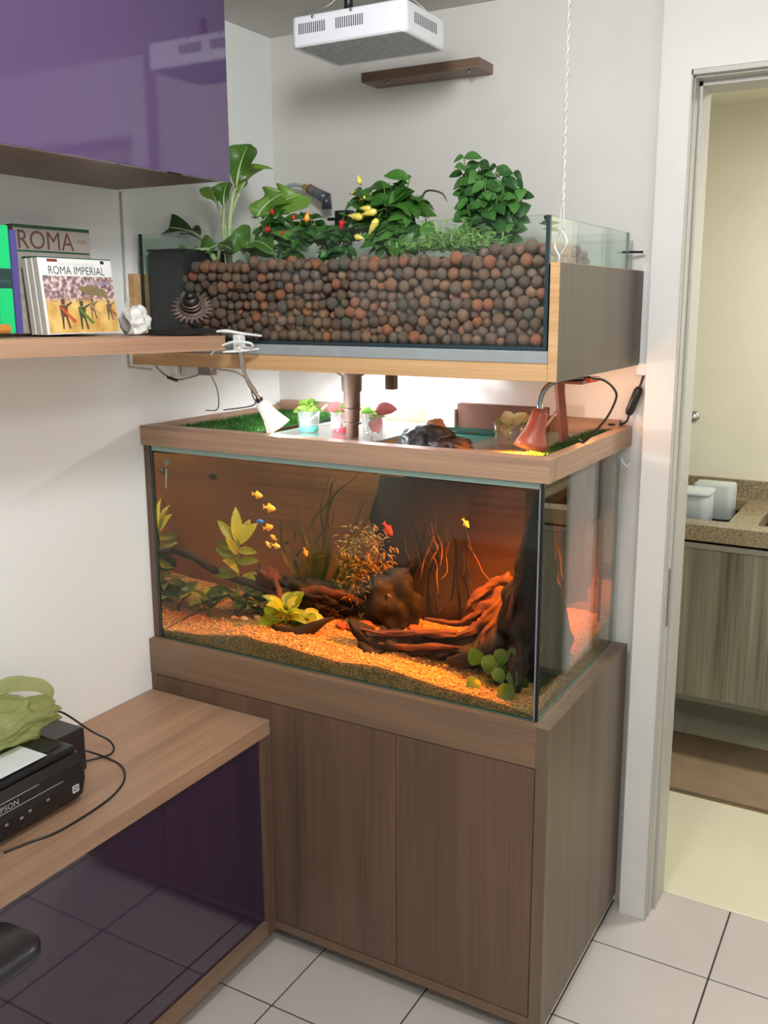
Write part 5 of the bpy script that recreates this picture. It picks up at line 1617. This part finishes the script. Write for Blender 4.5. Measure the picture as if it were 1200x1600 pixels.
# three leaning books, front one shows the arena cover
BW, BH, TH = 0.192, 0.153, 0.011
for k in range(3):
    x0 = 0.212 + k * 0.0135
    t = book('book', ['thin cream-backed book, hindmost of the three leaning by the crumpled paper', 'thin cream-backed book, middle of the three leaning by the crumpled paper', 'book titled Roma Imperial with an arena scene on its cover'][k], x0, -1.108 + 0.003 * k, BW, TH, BH - 0.001 * (2 - k), 0.10, CREAM if k < 2 else WHITE, PAGES, CREAM)
    ob('green_edge', box(0.0, TH, 0.0, BW, BH - 0.001 * (2 - k) + 0.0001, BH + 0.0022), GREENTOP, t, local=True)
    if k == 2:
        xp = TH + 0.0002
        ob('cover_picture', box(TH + 0.0001, TH + 0.0003, 0.006, BW - 0.001, 0.002, 0.118), ART, t, local=True, label='printed arena scene')
        Mx = plane_M((xp + 0.0005, BW * 0.5, 0.128), (0, 1, 0), (0, 0, 1), 0.88)
        ob('title_lettering', text_vf('ROMA IMPERIAL', 0.0235, Mx), INK, t, local=True)
        Mx = plane_M((xp + 0.0005, BW * 0.5, 0.1415), (0, 1, 0), (0, 0, 1), 1.0)
        ob('title_lettering', text_vf('VIDA COTIDIANA EN LA', 0.0085, Mx), pm('pale_grey_ink', (188, 190, 196), 0.5), t, local=True)
        ob('title_panel', box(TH + 0.0003, TH + 0.0005, 0.020, BW - 0.012, 0.1175, 0.152), WHITE, t, local=True)
        ob('red_mark', box(TH + 0.0004, TH + 0.0007, 0.022, 0.048, 0.1455, 0.1512), pm('red_badge', (120, 40, 36), 0.5), t, local=True)
        ob('badge', box(TH + 0.0004, TH + 0.0007, BW - 0.030, BW - 0.020, 0.1445, 0.1512), BLACK, t, local=True)

        # printed figures: fighters, standing in the arena (flat print)
        def fig(y, z, s, body, cloak):
            parts = []
            polys = [[(0, 0.40), (0.10, 0.40), (0.06, 0.0), (0.0, 0.0)], [(0.16, 0.40), (0.26, 0.40), (0.34, 0.02), (0.27, 0.0)], [(0.0, 0.40), (0.26, 0.40), (0.30, 0.78), (-0.04, 0.78)], [(0.06, 0.80), (0.20, 0.80), (0.21, 0.98), (0.05, 0.98)], [(0.28, 0.72), (0.50, 0.84), (0.50, 0.90), (0.26, 0.80)]]
            V = []; Fq = []
            for q in polys:
                n = len(V); V += [(xp + 0.0006, y + a * s, z + b_ * s) for a, b_ in q]; Fq.append((n, n + 1, n + 2, n + 3))
            ob('printed_figure', (V, Fq), body, t, local=True)
            q = [(-0.05, 0.74), (0.10, 0.70), (0.62, 0.25), (0.50, 0.18)]
            ob('printed_cloak', ([(xp + 0.0008, y + a * s, z + b_ * s) for a, b_ in q], [(0, 1, 2, 3)]), cloak, t, local=True)
        fig(0.040, 0.010, 0.062, pm('ink_brown', (92, 66, 54), 0.5), pm('ink_red', (196, 84, 50), 0.5))
        fig(0.088, 0.008, 0.060, pm('ink_olive', (70, 72, 50), 0.5), pm('ink_green', (96, 128, 48), 0.5))
        fig(0.120, 0.030, 0.042, pm('ink_tan', (120, 92, 70), 0.5), pm('ink_sand', (190, 158, 110), 0.5))
        fig(0.165, 0.026, 0.044, pm('ink_grey', (92, 84, 82), 0.5), pm('ink_rust', (170, 96, 60), 0.5))
        # stadium awning
        ob('printed_awning', ([(xp + 0.0006, y, z) for y, z in ((0.090, 0.094), (0.125, 0.100), (0.165, 0.090), (0.172, 0.070), (0.150, 0.078), (0.112, 0.080))], [(0, 1, 2, 3, 4, 5)]), pm('ink_awning', (124, 112, 76), 0.5), t, local=True)
        for q in range(12):
            y = 0.120 + 0.0055 * q
            ob('printed_arch', ([(xp + 0.0005, y, 0.100), (xp + 0.0005, y + 0.003, 0.100), (xp + 0.0005, y + 0.003, 0.108), (xp + 0.0005, y + 0.0015, 0.110), (xp + 0.0005, y, 0.108)], [(0, 1, 2, 3, 4)]), pm('ink_arch', (150, 144, 156), 0.5) if q == 0 else bpy.data.materials['ink_arch'], t, local=True)
# arcade photograph book (cream spine with arches) behind
t = book('book', 'tall pale book showing printed stone arches, behind the leaning three', 0.170, -1.125, 0.19, 0.030, 0.130, 0.08, pm('grey_stone_cover', (150, 144, 128), 0.5, var=0.2, vscale=60), PAGES)
am = pm('arch_ink', (52, 44, 36), 0.6)
for r_ in range(3):
    for q in range(2):
        x = 0.003 + q * 0.0135; z = 0.016 + r_ * 0.038
        ob('printed_arch', ([(x, -0.0014, z), (x + 0.009, -0.0014, z), (x + 0.009, -0.0014, z + 0.018), (x + 0.0045, -0.0014, z + 0.024), (x, -0.0014, z + 0.018)], [(0, 1, 2, 3, 4)]), am, t, local=True)
# ROMA book, largest at the wall
t = book('book', 'large book titled Roma in red letters, against the wall behind the others', 0.088, -1.050, 0.205, 0.022, 0.226, 0.02, pm('greyish_cover', (158, 150, 140), 0.5, var=0.08), PAGES, pm('brown_spine', (90, 66, 62), 0.6))
ob('green_edge', box(0.0, 0.022, 0.0, 0.205, 0.2262, 0.2285), GREENTOP, t, local=True)
ob('green_band', box(0.0222, 0.0226, 0.0, 0.205, 0.2215, 0.2262), GREENTOP, t, local=True)
ob('title_lettering', text_vf('ROMA', 0.056, plane_M((0.0229, 0.082, 0.196), (0, 1, 0), (0, 0, 1), 0.95)), pm('red_ink', (104, 66, 58), 0.5), t, local=True)
ob('badge', box(0.0222, 0.0228, 0.184, 0.198, 0.160, 0.172), BLACK, t, local=True)
ob('small_lettering', text_vf('GUIA', 0.012, plane_M((0.0229, 0.182, 0.200), (0, 1, 0), (0, 0, 1))), pm('red_ink_small', (150, 90, 80), 0.5), t, local=True)
# second mid book with green edge
t = book('book', 'brown-spined book with a green top edge between the Roma book and the leaning three', 0.130, -1.085, 0.20, 0.022, 0.168, 0.04, pm('taupe_cover', (150, 142, 134), 0.5), PAGES, pm('dark_spine', (64, 54, 50), 0.6))
ob('green_edge', box(0.0, 0.022, 0.0, 0.20, 0.1682, 0.172), GREENTOP, t, local=True)


# upright books whose spines face the room (+x): thickness along y
def sbook(label, y0, y1, x1, h, mat, bands=()):
    z = zt((y0 + y1) / 2) + 0.0008
    t = thing('book', label, 'book', (x1 - 0.08, (y0 + y1) / 2, z))
    ob('cover', join([box(x1 - 0.16, x1, y0, y0 + 0.0018, z, z + h), box(x1 - 0.16, x1, y1 - 0.0018, y1, z, z + h)]), mat, t)
    ob('spine', box(x1 - 0.002, x1 + 0.0008, y0 + 0.0018, y1 - 0.0018, z, z + h), mat, t)
    ob('pages', box(x1 - 0.158, x1 - 0.003, y0 + 0.002, y1 - 0.002, z + 0.002, z + h - 0.004), PAGES, t)
    for a, b_, m_ in bands:
        ob('spine_band', box(x1 + 0.0009, x1 + 0.0014, y0 + 0.0002, y1 - 0.0002, z + a, z + b_), m_, t)
    return t


sbook('purple-blue thin spined book beside the green and black one', -1.176, -1.160, 0.25, 0.196, pm('indigo_spine', (72, 66, 128), 0.4))
gb = sbook('thick bright green spined book with a dark band, at the left frame edge', -1.212, -1.178, 0.25, 0.202, pm('bright_green', (0, 190, 110), 0.45), [(0.085, 0.122, pm('dark_teal_band', (18, 52, 52), 0.5))])
ob('spine_lettering', text_vf('HISTORIA', 0.0075, plane_M((0.2517, -1.195, zt(-1.2) + 0.098), (0, 1, 0), (0, 0, 1), 0.8)), pm('teal_letter', (60, 110, 100), 0.5), gb)
sbook('black spined book at the left frame edge next to the green one', -1.246, -1.214, 0.25, 0.200, pm('black_spine', (18, 26, 30), 0.4))
tag(ob('wooden_roll', tube([(0.30, -1.40, zt(-1.25) + 0.0105), (0.315, -1.245, zt(-1.25) + 0.0095)], [0.0095, 0.009], 14, 1), pm('amber_wood', (206, 140, 64), 0.4), smooth=True), 'orange-brown rounded wooden handle lying on the shelf below the green book', 'handle')

# crumpled paper
V, F = blob((0, 0, 0), 1, 1, 1, 5, 0.22, 1.3, 41, 1)
cv = []
for x, y, z in V:
    k = 1 + 0.10 * noise.noise(Vector((x, y, z)) * 2.0)
    cv.append((0.232 + x * 0.026 * k, -0.842 + y * 0.034 * k, max(zt(-0.84) + 0.0012, zt(-0.84) + 0.028 + z * 0.034 * k)))
cp = tag(ob('crumpled_paper', (cv, F), pm('crumpled_white', (222, 220, 216), 0.7, var=0.06, vscale=50), smooth=True), 'crumpled white ball of paper beside the Roma Imperial book', 'paper')
V = []; F = []
for j in range(10):
    for i in range(6):
        u = i / 5; v = j / 9
        V.append((0.262 - 0.02 * u + 0.006 * math.sin(v * 9 + u * 3), -0.898 + 0.040 * u + 0.006 * math.sin(v * 7), zt(-0.88) + 0.002 + v * 0.085 * (1 - 0.5 * u)))
for j in range(9):
    for i in range(5):
        a = j * 6 + i; F.append((a, a + 1, a + 7, a + 6))
tag(ob('crumpled_paper', (V, F), pm('printed_white_paper', (214, 212, 208), 0.7, var=0.3, vscale=120), smooth=True), 'upright torn strip of printed white paper between the book and the paper ball', 'paper')

# gear ornament on black stand
go = thing('gear_ornament', 'dark metal gear ornament standing on a black slab at the shelf end', 'ornament', (0.27, -0.73, zt(-0.73)))
gz = zt(-0.73) + 0.001
ob('base_slab', box(0.215, 0.345, -0.830, -0.690, gz + 0.002, gz + 0.014, 0.001), BLACKM, go)
GEARM = pm('tarnished_metal', (112, 96, 90), 0.45, metal=0.55, var=0.25, vscale=60, bump=0.3)
gc = Vector((0.285, -0.712, gz + 0.060)); ga = Vector((0.42, -0.62, 0.68)).normalized()
gx = Vector((0, 1, 0)).cross(ga).normalized(); gy = ga.cross(gx)
Mg = Matrix((gx, gy, ga)).transposed()
V = []; nt_ = 22
outer = []
for k in range(nt_):
    for f_, r in ((0.0, 0.038), (0.28, 0.0485), (0.5, 0.050), (0.72, 0.038)):
        a = 2 * math.pi * (k + f_) / nt_
        outer.append((r * math.cos(a), r * math.sin(a)))
inner = [(0.017 * math.cos(2 * math.pi * i / len(outer)), 0.017 * math.sin(2 * math.pi * i / len(outer))) for i in range(len(outer))]
n = len(outer)
for z, lst in ((-0.004, outer), (0.004, outer), (0.006, inner), (-0.005, inner)):
    V += [gc + Mg @ Vector((x, y, z)) for x, y in lst]
F = []
for a in range(4):
    b_ = (a + 1) % 4
    for i in range(n):
        j = (i + 1) % n
        F.append((a * n + i, a * n + j, b_ * n + j, b_ * n + i))
ob('gear_wheel', (V, F), GEARM, go)
ob('gear_rim', lathe([(0.027, 0.004), (0.030, 0.007), (0.025, 0.008), (0.022, 0.006)], 32, gc, Mg), GEARM, go, True)
ob('hub', lathe([(0.0005, -0.012), (0.020, -0.012), (0.0205, 0.014), (0.0195, 0.032), (0.0135, 0.040), (0.0005, 0.040)], 28, gc, Mg), pm('dark_hub', (40, 34, 32), 0.4, metal=0.5), go, True)
for z in (0.012, 0.022):
    ob('hub_ring', lathe([(0.0195, z), (0.0225, z + 0.001), (0.0225, z + 0.003), (0.0195, z + 0.004)], 28, gc, Mg), GEARM, go, True)
ob('cap', lathe([(0.0005, 0.040), (0.010, 0.040), (0.010, 0.049), (0.0005, 0.051)], 20, gc, Mg), BLACK, go, True)
for a in (-0.012, 0.0, 0.012):
    ob('support_leg', tube([gc + Vector((0, a, -0.012)), (gc.x + 0.006, gc.y + a, gz + 0.013)], 0.0026, 6, 1), GEARM, go, True)

# cable down the left wall beside the tray
tag(ob('wall_cable', tube([(0.004, -0.640, 1.979), (0.005, -0.642, 1.86), (0.005, -0.645, 1.72), (0.004, -0.645, 1.56), (0.008, -0.640, 1.545), (0.05, -0.61, 1.538)], 0.0026, 8, 6), pm('grey_cable', (178, 174, 168), 0.5), smooth=True), 'thin pale cable running down the left wall beside the tray', 'cable')
pa = thing('power_adapter', 'cluster of white plug adapters hanging under the left end of the tray', 'adapter', (0.14, -0.57, 1.52))
ob('adapter_body', box(0.100, 0.122, -0.60, -0.56, 1.520, 1.549, 0.002), WHITE, pa)
ob('adapter_body', box(0.128, 0.150, -0.59, -0.54, 1.522, 1.5495, 0.002), pm('off_white', (200, 196, 190), 0.4), pa)
ob('adapter_body', box(0.175, 0.215, -0.58, -0.55, 1.526, 1.5495, 0.002), pm('grey_adapter', (120, 112, 112), 0.4), pa)
ob('cable', tube([(0.07, -0.60, 1.60), (0.072, -0.625, 1.56), (0.085, -0.61, 1.530), (0.12, -0.60, 1.514), (0.16, -0.58, 1.522), (0.18, -0.57, 1.53)], 0.0026, 8, 7), GREYP, pa, True)
ob('cable', tube([(0.21, -0.56, 1.542), (0.235, -0.50, 1.53), (0.235, -0.45, 1.50), (0.19, -0.38, 1.46), (0.13, -0.30, 1.42), (0.02, -0.30, 1.40)], 0.0022, 8, 7), GREYP, pa, True)
ob('cable', tube([(0.19, -0.55, 1.53), (0.17, -0.50, 1.48), (0.10, -0.42, 1.42), (0.04, -0.40, 1.41)], 0.0018, 8, 7), GREYP, pa, True)
ob('connector', tube([(0.100, -0.61, 1.520), (0.128, -0.605, 1.512)], 0.004, 8, 1), BLACK, pa, True)

# ------------------------------------------------------------------ desk with purple panel
dk = thing('low_cabinet', 'long oak laminate desk unit with a dark purple gloss front along the left wall', 'cabinet', (0.2, -1.4, 0))
ob('top', box(0.0, 0.409, -2.5, -0.629, 0.613, 0.6525, 0.0006), WTOP, dk)
ob('end_panel', box(0.0, 0.409, -0.665, -0.629, 0.045, 0.6128, 0.0006), WZ, dk)
ob('bottom_rail', box(0.0, 0.409, -2.5, -0.6652, 0.045, 0.088, 0.0006), WY, dk)
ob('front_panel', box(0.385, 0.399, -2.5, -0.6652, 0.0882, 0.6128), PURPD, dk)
ob('back_board', box(0.001, 0.012, -2.5, -0.6652, 0.0882, 0.6128), WY, dk)
ob('plinth', box(0.02, 0.30, -2.45, -0.68, 0.0, 0.045), GAP, dk)

# printer
pr = thing('printer', 'black desktop ink printer with side ink tank on the low cabinet', 'printer', (0.16, -1.30, 0.6525))
PB = pm('printer_black', (22, 22, 25), 0.35, bump=0.05, bscale=400)
DZ = 0.6525
prof = [(0.03, 0.004), (0.285, 0.004), (0.305, 0.022), (0.315, 0.060), (0.312, 0.100), (0.298, 0.116), (0.03, 0.116)]
V = []
for y in (-1.62, -1.150, -1.144):
    s = 0.0 if y < -1.149 else 0.004
    V += [(x - s if x > 0.1 else x, y, DZ + z + (s if z < 0.01 else -s * 0.3)) for x, z in prof]
n = len(prof); F = []
for a in (0, 1):
    for i in range(n):
        j = (i + 1) % n
        F.append((a * n + i, a * n + j, (a + 1) * n + j, (a + 1) * n + i))
F += [tuple(range(n - 1, -1, -1)), tuple(2 * n + i for i in range(n))]
ob('body', (V, F), PB, pr)
ob('scanner_lid', box(0.035, 0.295, -1.615, -1.150, DZ + 0.1165, DZ + 0.131, 0.004, 2), PB, pr)
ob('lid_pad', box(0.05, 0.27, -1.60, -1.165, DZ + 0.1312, DZ + 0.134, 0.001), pm('lid_gloss', (40, 38, 42), 0.2), pr)
ob('ink_tank', box(0.035, 0.205, -1.143, -1.045, DZ + 0.004, DZ + 0.108, 0.005, 2), pm('tank_black', (30, 30, 33), 0.3), pr)
ob('ink_mark', box(0.2052, 0.2058, -1.072, -1.060, DZ + 0.030, DZ + 0.042), pm('red_drop', (196, 60, 60), 0.4), pr)
ob('panel_line', join([box(0.3146, 0.3160, -1.62, -1.205, DZ + 0.0780, DZ + 0.0792), box(0.3120, 0.3142, -1.40, -1.262, DZ + 0.0985, DZ + 0.0993)]), pm('silver_line', (150, 150, 150), 0.3), pr)
ob('brand_lettering', text_vf('EPSON', 0.017, plane_M((0.3168, -1.340, DZ + 0.088), (0, 1, 0), (0, 0, 1))), pm('silver_letters', (176, 176, 176), 0.3), pr)
Wm = pm('white_icon', (214, 214, 214), 0.4)
x = 0.3170
ob('wireless_icon', join([box(x - 0.002, x, -1.183, -1.181, DZ + 0.040, DZ + 0.055), box(x - 0.002, x, -1.169, -1.167, DZ + 0.040, DZ + 0.055), box(x - 0.002, x, -1.181, -1.169, DZ + 0.040, DZ + 0.042), box(x - 0.002, x, -1.181, -1.169, DZ + 0.053, DZ + 0.055), box(x - 0.002, x, -1.178, -1.172, DZ + 0.046, DZ + 0.0495)]), Wm, pr)
for yy, zz in ((-1.38, 0.048), (-1.365, 0.036), (-1.345, 0.05), (-1.31, 0.047), (-1.29, 0.052), (-1.245, 0.054)):
    ob('button', box(0.3135, 0.3163, yy - 0.004, yy + 0.004, DZ + zz, DZ + zz + 0.005, 0.0008), pm('button_grey', (120, 120, 122), 0.4) if 'button_grey' not in bpy.data.materials else bpy.data.materials['button_grey'], pr)
tag(ob('leaflet', box(0.20, 0.285, -1.56, -1.215, DZ + 0.1345, DZ + 0.1352), pm('printed_leaflet', (224, 228, 230), 0.4, var=0.05, vscale=25)), 'glossy white leaflet lying on the printer lid', 'leaflet')


def loop_cable(label, pts, r=0.0024):
    return tag(ob('cable', tube(pts, r, 8, 8), BLACK, smooth=True), label, 'cable')


zc = DZ + 0.0030
loop_cable('short black cable loop behind the printer ink tank', [(0.10, -1.05, DZ + 0.118), (0.105, -1.02, DZ + 0.110), (0.13, -0.965, 0.70), (0.175, -0.945, 0.672), (0.195, -0.965, zc), (0.165, -1.03, zc)])
loop_cable('long black cable curving from the printer across the desk front', [(0.12, -1.04, 0.69), (0.155, -1.00, 0.668), (0.21, -0.985, zc), (0.265, -0.998, zc), (0.315, -1.04, zc), (0.345, -1.105, zc), (0.355, -1.19, zc), (0.352, -1.265, zc), (0.335, -1.31, zc), (0.32, -1.36, zc)])

# green plastic bag
BAG = newmat('green_film')
m_, nt, out = BAG
pb_ = _n(nt, 'ShaderNodeBsdfPrincipled')
pb_.inputs['Base Color'].default_value = (*lin((196, 202, 140)), 1)
pb_.inputs['Roughness'].default_value = 0.18
tl_ = _n(nt, 'ShaderNodeBsdfTranslucent'); tl_.inputs[0].default_value = (*lin((190, 198, 128)), 1)
tp_ = _n(nt, 'ShaderNodeBsdfTransparent'); tp_.inputs[0].default_value = (*lin((214, 220, 168)), 1)
m1 = _n(nt, 'ShaderNodeMixShader'); m1.inputs[0].default_value = 0.4
m2 = _n(nt, 'ShaderNodeMixShader'); m2.inputs[0].default_value = 0.35
nt.links.new(pb_.outputs[0], m1.inputs[1]); nt.links.new(tl_.outputs[0], m1.inputs[2])
nt.links.new(m1.outputs[0], m2.inputs[1]); nt.links.new(tp_.outputs[0], m2.inputs[2]); nt.links.new(m2.outputs[0], out.inputs[0])
tcb = _n(nt, 'ShaderNodeTexCoord'); nzb = _n(nt, 'ShaderNodeTexNoise'); nzb.inputs['Scale'].default_value = 22; nzb.inputs['Detail'].default_value = 4; nzb.inputs['Distortion'].default_value = 1.5
nt.links.new(tcb.outputs['Object'], nzb.inputs['Vector'])
bpb = _n(nt, 'ShaderNodeBump'); bpb.inputs['Strength'].default_value = 0.9; bpb.inputs['Distance'].default_value = 0.01
nt.links.new(nzb.outputs[0], bpb.inputs['Height']); nt.links.new(bpb.outputs[0], pb_.inputs['Normal'])
BAGM = m_
bg = thing('plastic_bag', 'crumpled translucent green plastic bag on top of the printer', 'bag', (0.13, -1.25, DZ + 0.135))
V, F = blob((0, 0, 0), 1, 1, 1, 5, 0.20, 2.4, 5)
bv = []
for x, y, z in V:
    zz = DZ + 0.137 + 0.043 + z * 0.045 * (1 + 0.5 * noise.noise(Vector((x * 2, y * 3, 1))))
    bv.append((0.150 + x * 0.085, -1.245 + y * 0.160, max(DZ + 0.1368, zz - 0.02 * max(0, y) ** 2)))
ob('bag_body', (bv, F), BAGM, bg, True)
# handle band: flattened loop
P_ = spline([(0.12, -1.33, 0.840), (0.11, -1.27, 0.880), (0.11, -1.20, 0.893), (0.115, -1.13, 0.878), (0.125, -1.085, 0.856), (0.14, -1.075, 0.825), (0.15, -1.11, 0.800)], 8)
V = []; F = []
for i, p in enumerate(P_):
    wv = 0.019 + 0.002 * math.sin(i * 0.35)
    for k in range(5):
        s = (k - 2) / 2
        V.append(p + Vector((0.010 * s, 0.0, wv * s + 0.001 * math.sin(i * 0.6 + k * 2))))
for i in range(len(P_) - 1):
    for k in range(4):
        a = i * 5 + k
        F.append((a, a + 1, a + 6, a + 5))
ob('bag_handle', (V, F), BAGM, bg, True)

# office chair armrest (its end shows) on a chair standing outside the frame
oc = thing('office_chair', 'black padded office chair whose armrest end shows at the lower left', 'chair', (0.95, -2.02, 0))
rings = []
for y, s, dz in ((-1.545, 0.55, 0.004), (-1.535, 0.8, 0.001), (-1.56, 1.0, 0.0), (-1.65, 1.0, 0.0), (-1.80, 1.0, 0.0), (-1.84, 0.7, 0.002)):
    pass
ax, az = 0.575, 0.672
V, F = rbox(ax, -1.665, 0.125, 0.30, 0.040, az - 0.018, az + 0.016, 0.009, 6)
ob('armrest_pad', (V, F), pm('armrest_black', (30, 29, 32), 0.32), oc, True)
ob('armrest_post', tube([(ax + 0.01, -1.70, az - 0.013), (ax + 0.02, -1.72, 0.52), (ax + 0.10, -1.76, 0.45)], [0.018, 0.016, 0.016], 10, 5), BLACK, oc, True)
ob('seat', rbox(0.90, -1.85, 0.46, 0.46, 0.09, 0.43, 0.50, 0.02, 6), pm('seat_fabric', (28, 28, 30), 0.9), oc, True)
ob('backrest', box(0.68, 1.12, -2.10, -2.06, 0.55, 0.98, 0.02, 2), pm('back_fabric', (28, 28, 30), 0.9), oc)
ob('gas_column', tube([(0.90, -1.85, 0.08), (0.90, -1.85, 0.43)], 0.025, 14, 1), BLACK, oc, True)
for k in range(5):
    a = 2 * math.pi * k / 5 + 0.3
    ob('base_leg', tube([(0.90, -1.85, 0.10), (0.90 + 0.26 * math.cos(a), -1.85 + 0.26 * math.sin(a), 0.07)], [0.022, 0.014], 8, 1), BLACK, oc, True)
    ob('castor', tube([(0.90 + 0.26 * math.cos(a), -1.86 + 0.26 * math.sin(a), 0.027), (0.90 + 0.26 * math.cos(a), -1.84 + 0.26 * math.sin(a), 0.027)], 0.027, 14, 1), BLACK, oc, True)

# ------------------------------------------------------------------ kitchen
kc = thing('kitchen_cabinet', 'grey striped laminate kitchen base cabinet seen through the doorway', 'cabinet', (1.6, 1.2, 0.26))
ob('carcass', box(0.45, 2.6, 0.972, 1.518, 0.265, 0.862), pm('cabinet_dark', (60, 54, 44), 0.7), kc)
for a, b_ in ((0.452, 0.998), (1.002, 1.548), (1.552, 2.098), (2.102, 2.598)):
    ob('door', box(a, b_, 0.952, 0.9715, 0.266, 0.832, 0.001), WKIT, kc)
ob('metal_rail', box(0.45, 2.6, 0.948, 0.9715, 0.834, 0.856, 0.001), STEEL, kc, label='brushed aluminium grip rail')
GRAN = pm('speckled_granite', (138, 124, 96), 0.2, var=0.55, vscale=140)
kt = thing('granite_worktop', 'speckled beige granite kitchen worktop with two sink basins', 'worktop', (1.6, 1.2, 0.865))
z0, z1 = 0.885, 0.925
ob('slab', join([box(0.44, 2.62, 0.935, 1.030, z0, z1), box(0.44, 2.62, 1.450, 1.518, z0, z1), box(0.44, 0.80, 1.0301, 1.4499, z0, z1), box(1.230, 1.330, 1.0301, 1.4499, z0, z1), box(1.76, 2.62, 1.0301, 1.4499, z0, z1)]), GRAN, kt)
ob('apron', box(0.44, 2.62, 0.935, 0.955, 0.868, 0.8849), GRAN, kt)
ob('splashback', box(0.44, 2.62, 1.498, 1.5185, z1 + 0.0002, 1.000), GRAN, kt)
BAS = pm('dark_steel_basin', (74, 72, 74), 0.3, metal=0.7)
for a, b_ in ((0.80, 1.23), (1.33, 1.76)):
    V, F = box(a - 0.002, b_ + 0.002, 1.028, 1.452, 0.885 - 0.14, 0.8848)
    F = [f for i, f in enumerate(F) if i != 1]
    ob('sink_basin', (V, F), BAS, kt)
PLB = thin_glass('frosted_plastic', (0.72, 0.76, 0.78), 1.45, haze=0.45)
tb = thing('plastic_container', 'translucent plastic food container tilted in the kitchen sink', 'container', (1.03, 1.24, 0.86))
ob('tub', rbox(1.03, 1.22, 0.20, 0.14, 0.03, 0.865, 0.985, 0.006), PLB, tb, True)
ob('lid', rbox(1.03, 1.22, 0.212, 0.152, 0.034, 0.9855, 0.999, 0.003), PLB, tb, True)
tb2 = thing('plastic_container', 'second plastic container with slanted side leaning behind the first', 'container', (1.11, 1.38, 0.86))
V, F = rbox(1.115, 1.36, 0.155, 0.12, 0.025, 0.87, 1.005, 0.006)
V = [(x + (1.0 - z) * -0.25 if x > 1.11 and z > 0.93 else x, y, z) for x, y, z in V]
ob('tub', (V, F), PLB, tb2, True)
vk = thing('wall_tap', 'round chrome valve on the kitchen wall beside the door frame', 'tap', (0.975, 1.50, 1.245))
ob('flange', lathe([(0.0005, 0), (0.022, 0), (0.022, 0.006), (0.012, 0.010), (0.0005, 0.010)], 20, (0.985, 1.519, 1.247), Matrix.Rotation(math.pi / 2, 3, 'X')), CHROME, vk, True)
ob('knob', lathe([(0.0005, 0.010), (0.009, 0.010), (0.009, 0.028), (0.017, 0.032), (0.017, 0.046), (0.0005, 0.048)], 20, (0.985, 1.519, 1.247), Matrix.Rotation(math.pi / 2, 3, 'X')), CHROME, vk, True)
rg = thing('kitchen_rug', 'flat brown woven rug in front of the kitchen cabinet', 'rug', (1.7, 0.93, 0))
V, F = rbox(1.55, 0.94, 1.9, 0.47, 0.01, 0.0005, 0.010, 0.003)
ob('rug_body', (V, F), pm('brown_weave', (142, 120, 92), 0.95, var=0.12, vscale=9, bump=0.6, bscale=300), rg)
ob('rug_border', join([box(0.60, 2.50, 0.703, 0.713, 0.0102, 0.0118)]), pm('brown_hem', (104, 88, 66), 0.95), rg)

# ------------------------------------------------------------------ details one level deeper
for t in [o for o in C.objects if o.get('category')]:
    kids = list(t.children)
    by = {}
    for k in kids: by.setdefault(k.name.split('.')[0], []).append(k)
    for host, subs in (('front_cover', ('title_lettering', 'small_lettering', 'title_panel', 'cover_picture', 'badge', 'red_mark', 'green_band', 'printed_figure', 'printed_cloak', 'printed_awning')),
                       ('spine', ('spine_band', 'spine_lettering')), ('body', ('brand_lettering', 'wireless_icon', 'panel_line', 'button')),
                       ('ink_tank', ('ink_mark',)), ('hub', ('hub_ring', 'cap')), ('gear_wheel', ('gear_rim',)), ('housing', ('vent_slot', 'screw')), ('lamp_shade', ('neck_collar',)), ('cup_wall', ('rim',)),
                       ('scanner_lid', ('lid_pad',)), ('valve_body', ('valve_outlet',)), ('drain', ())):
        if host in by:
            for n_ in subs:
                for k in by.get(n_, []): sub(k, by[host][0])
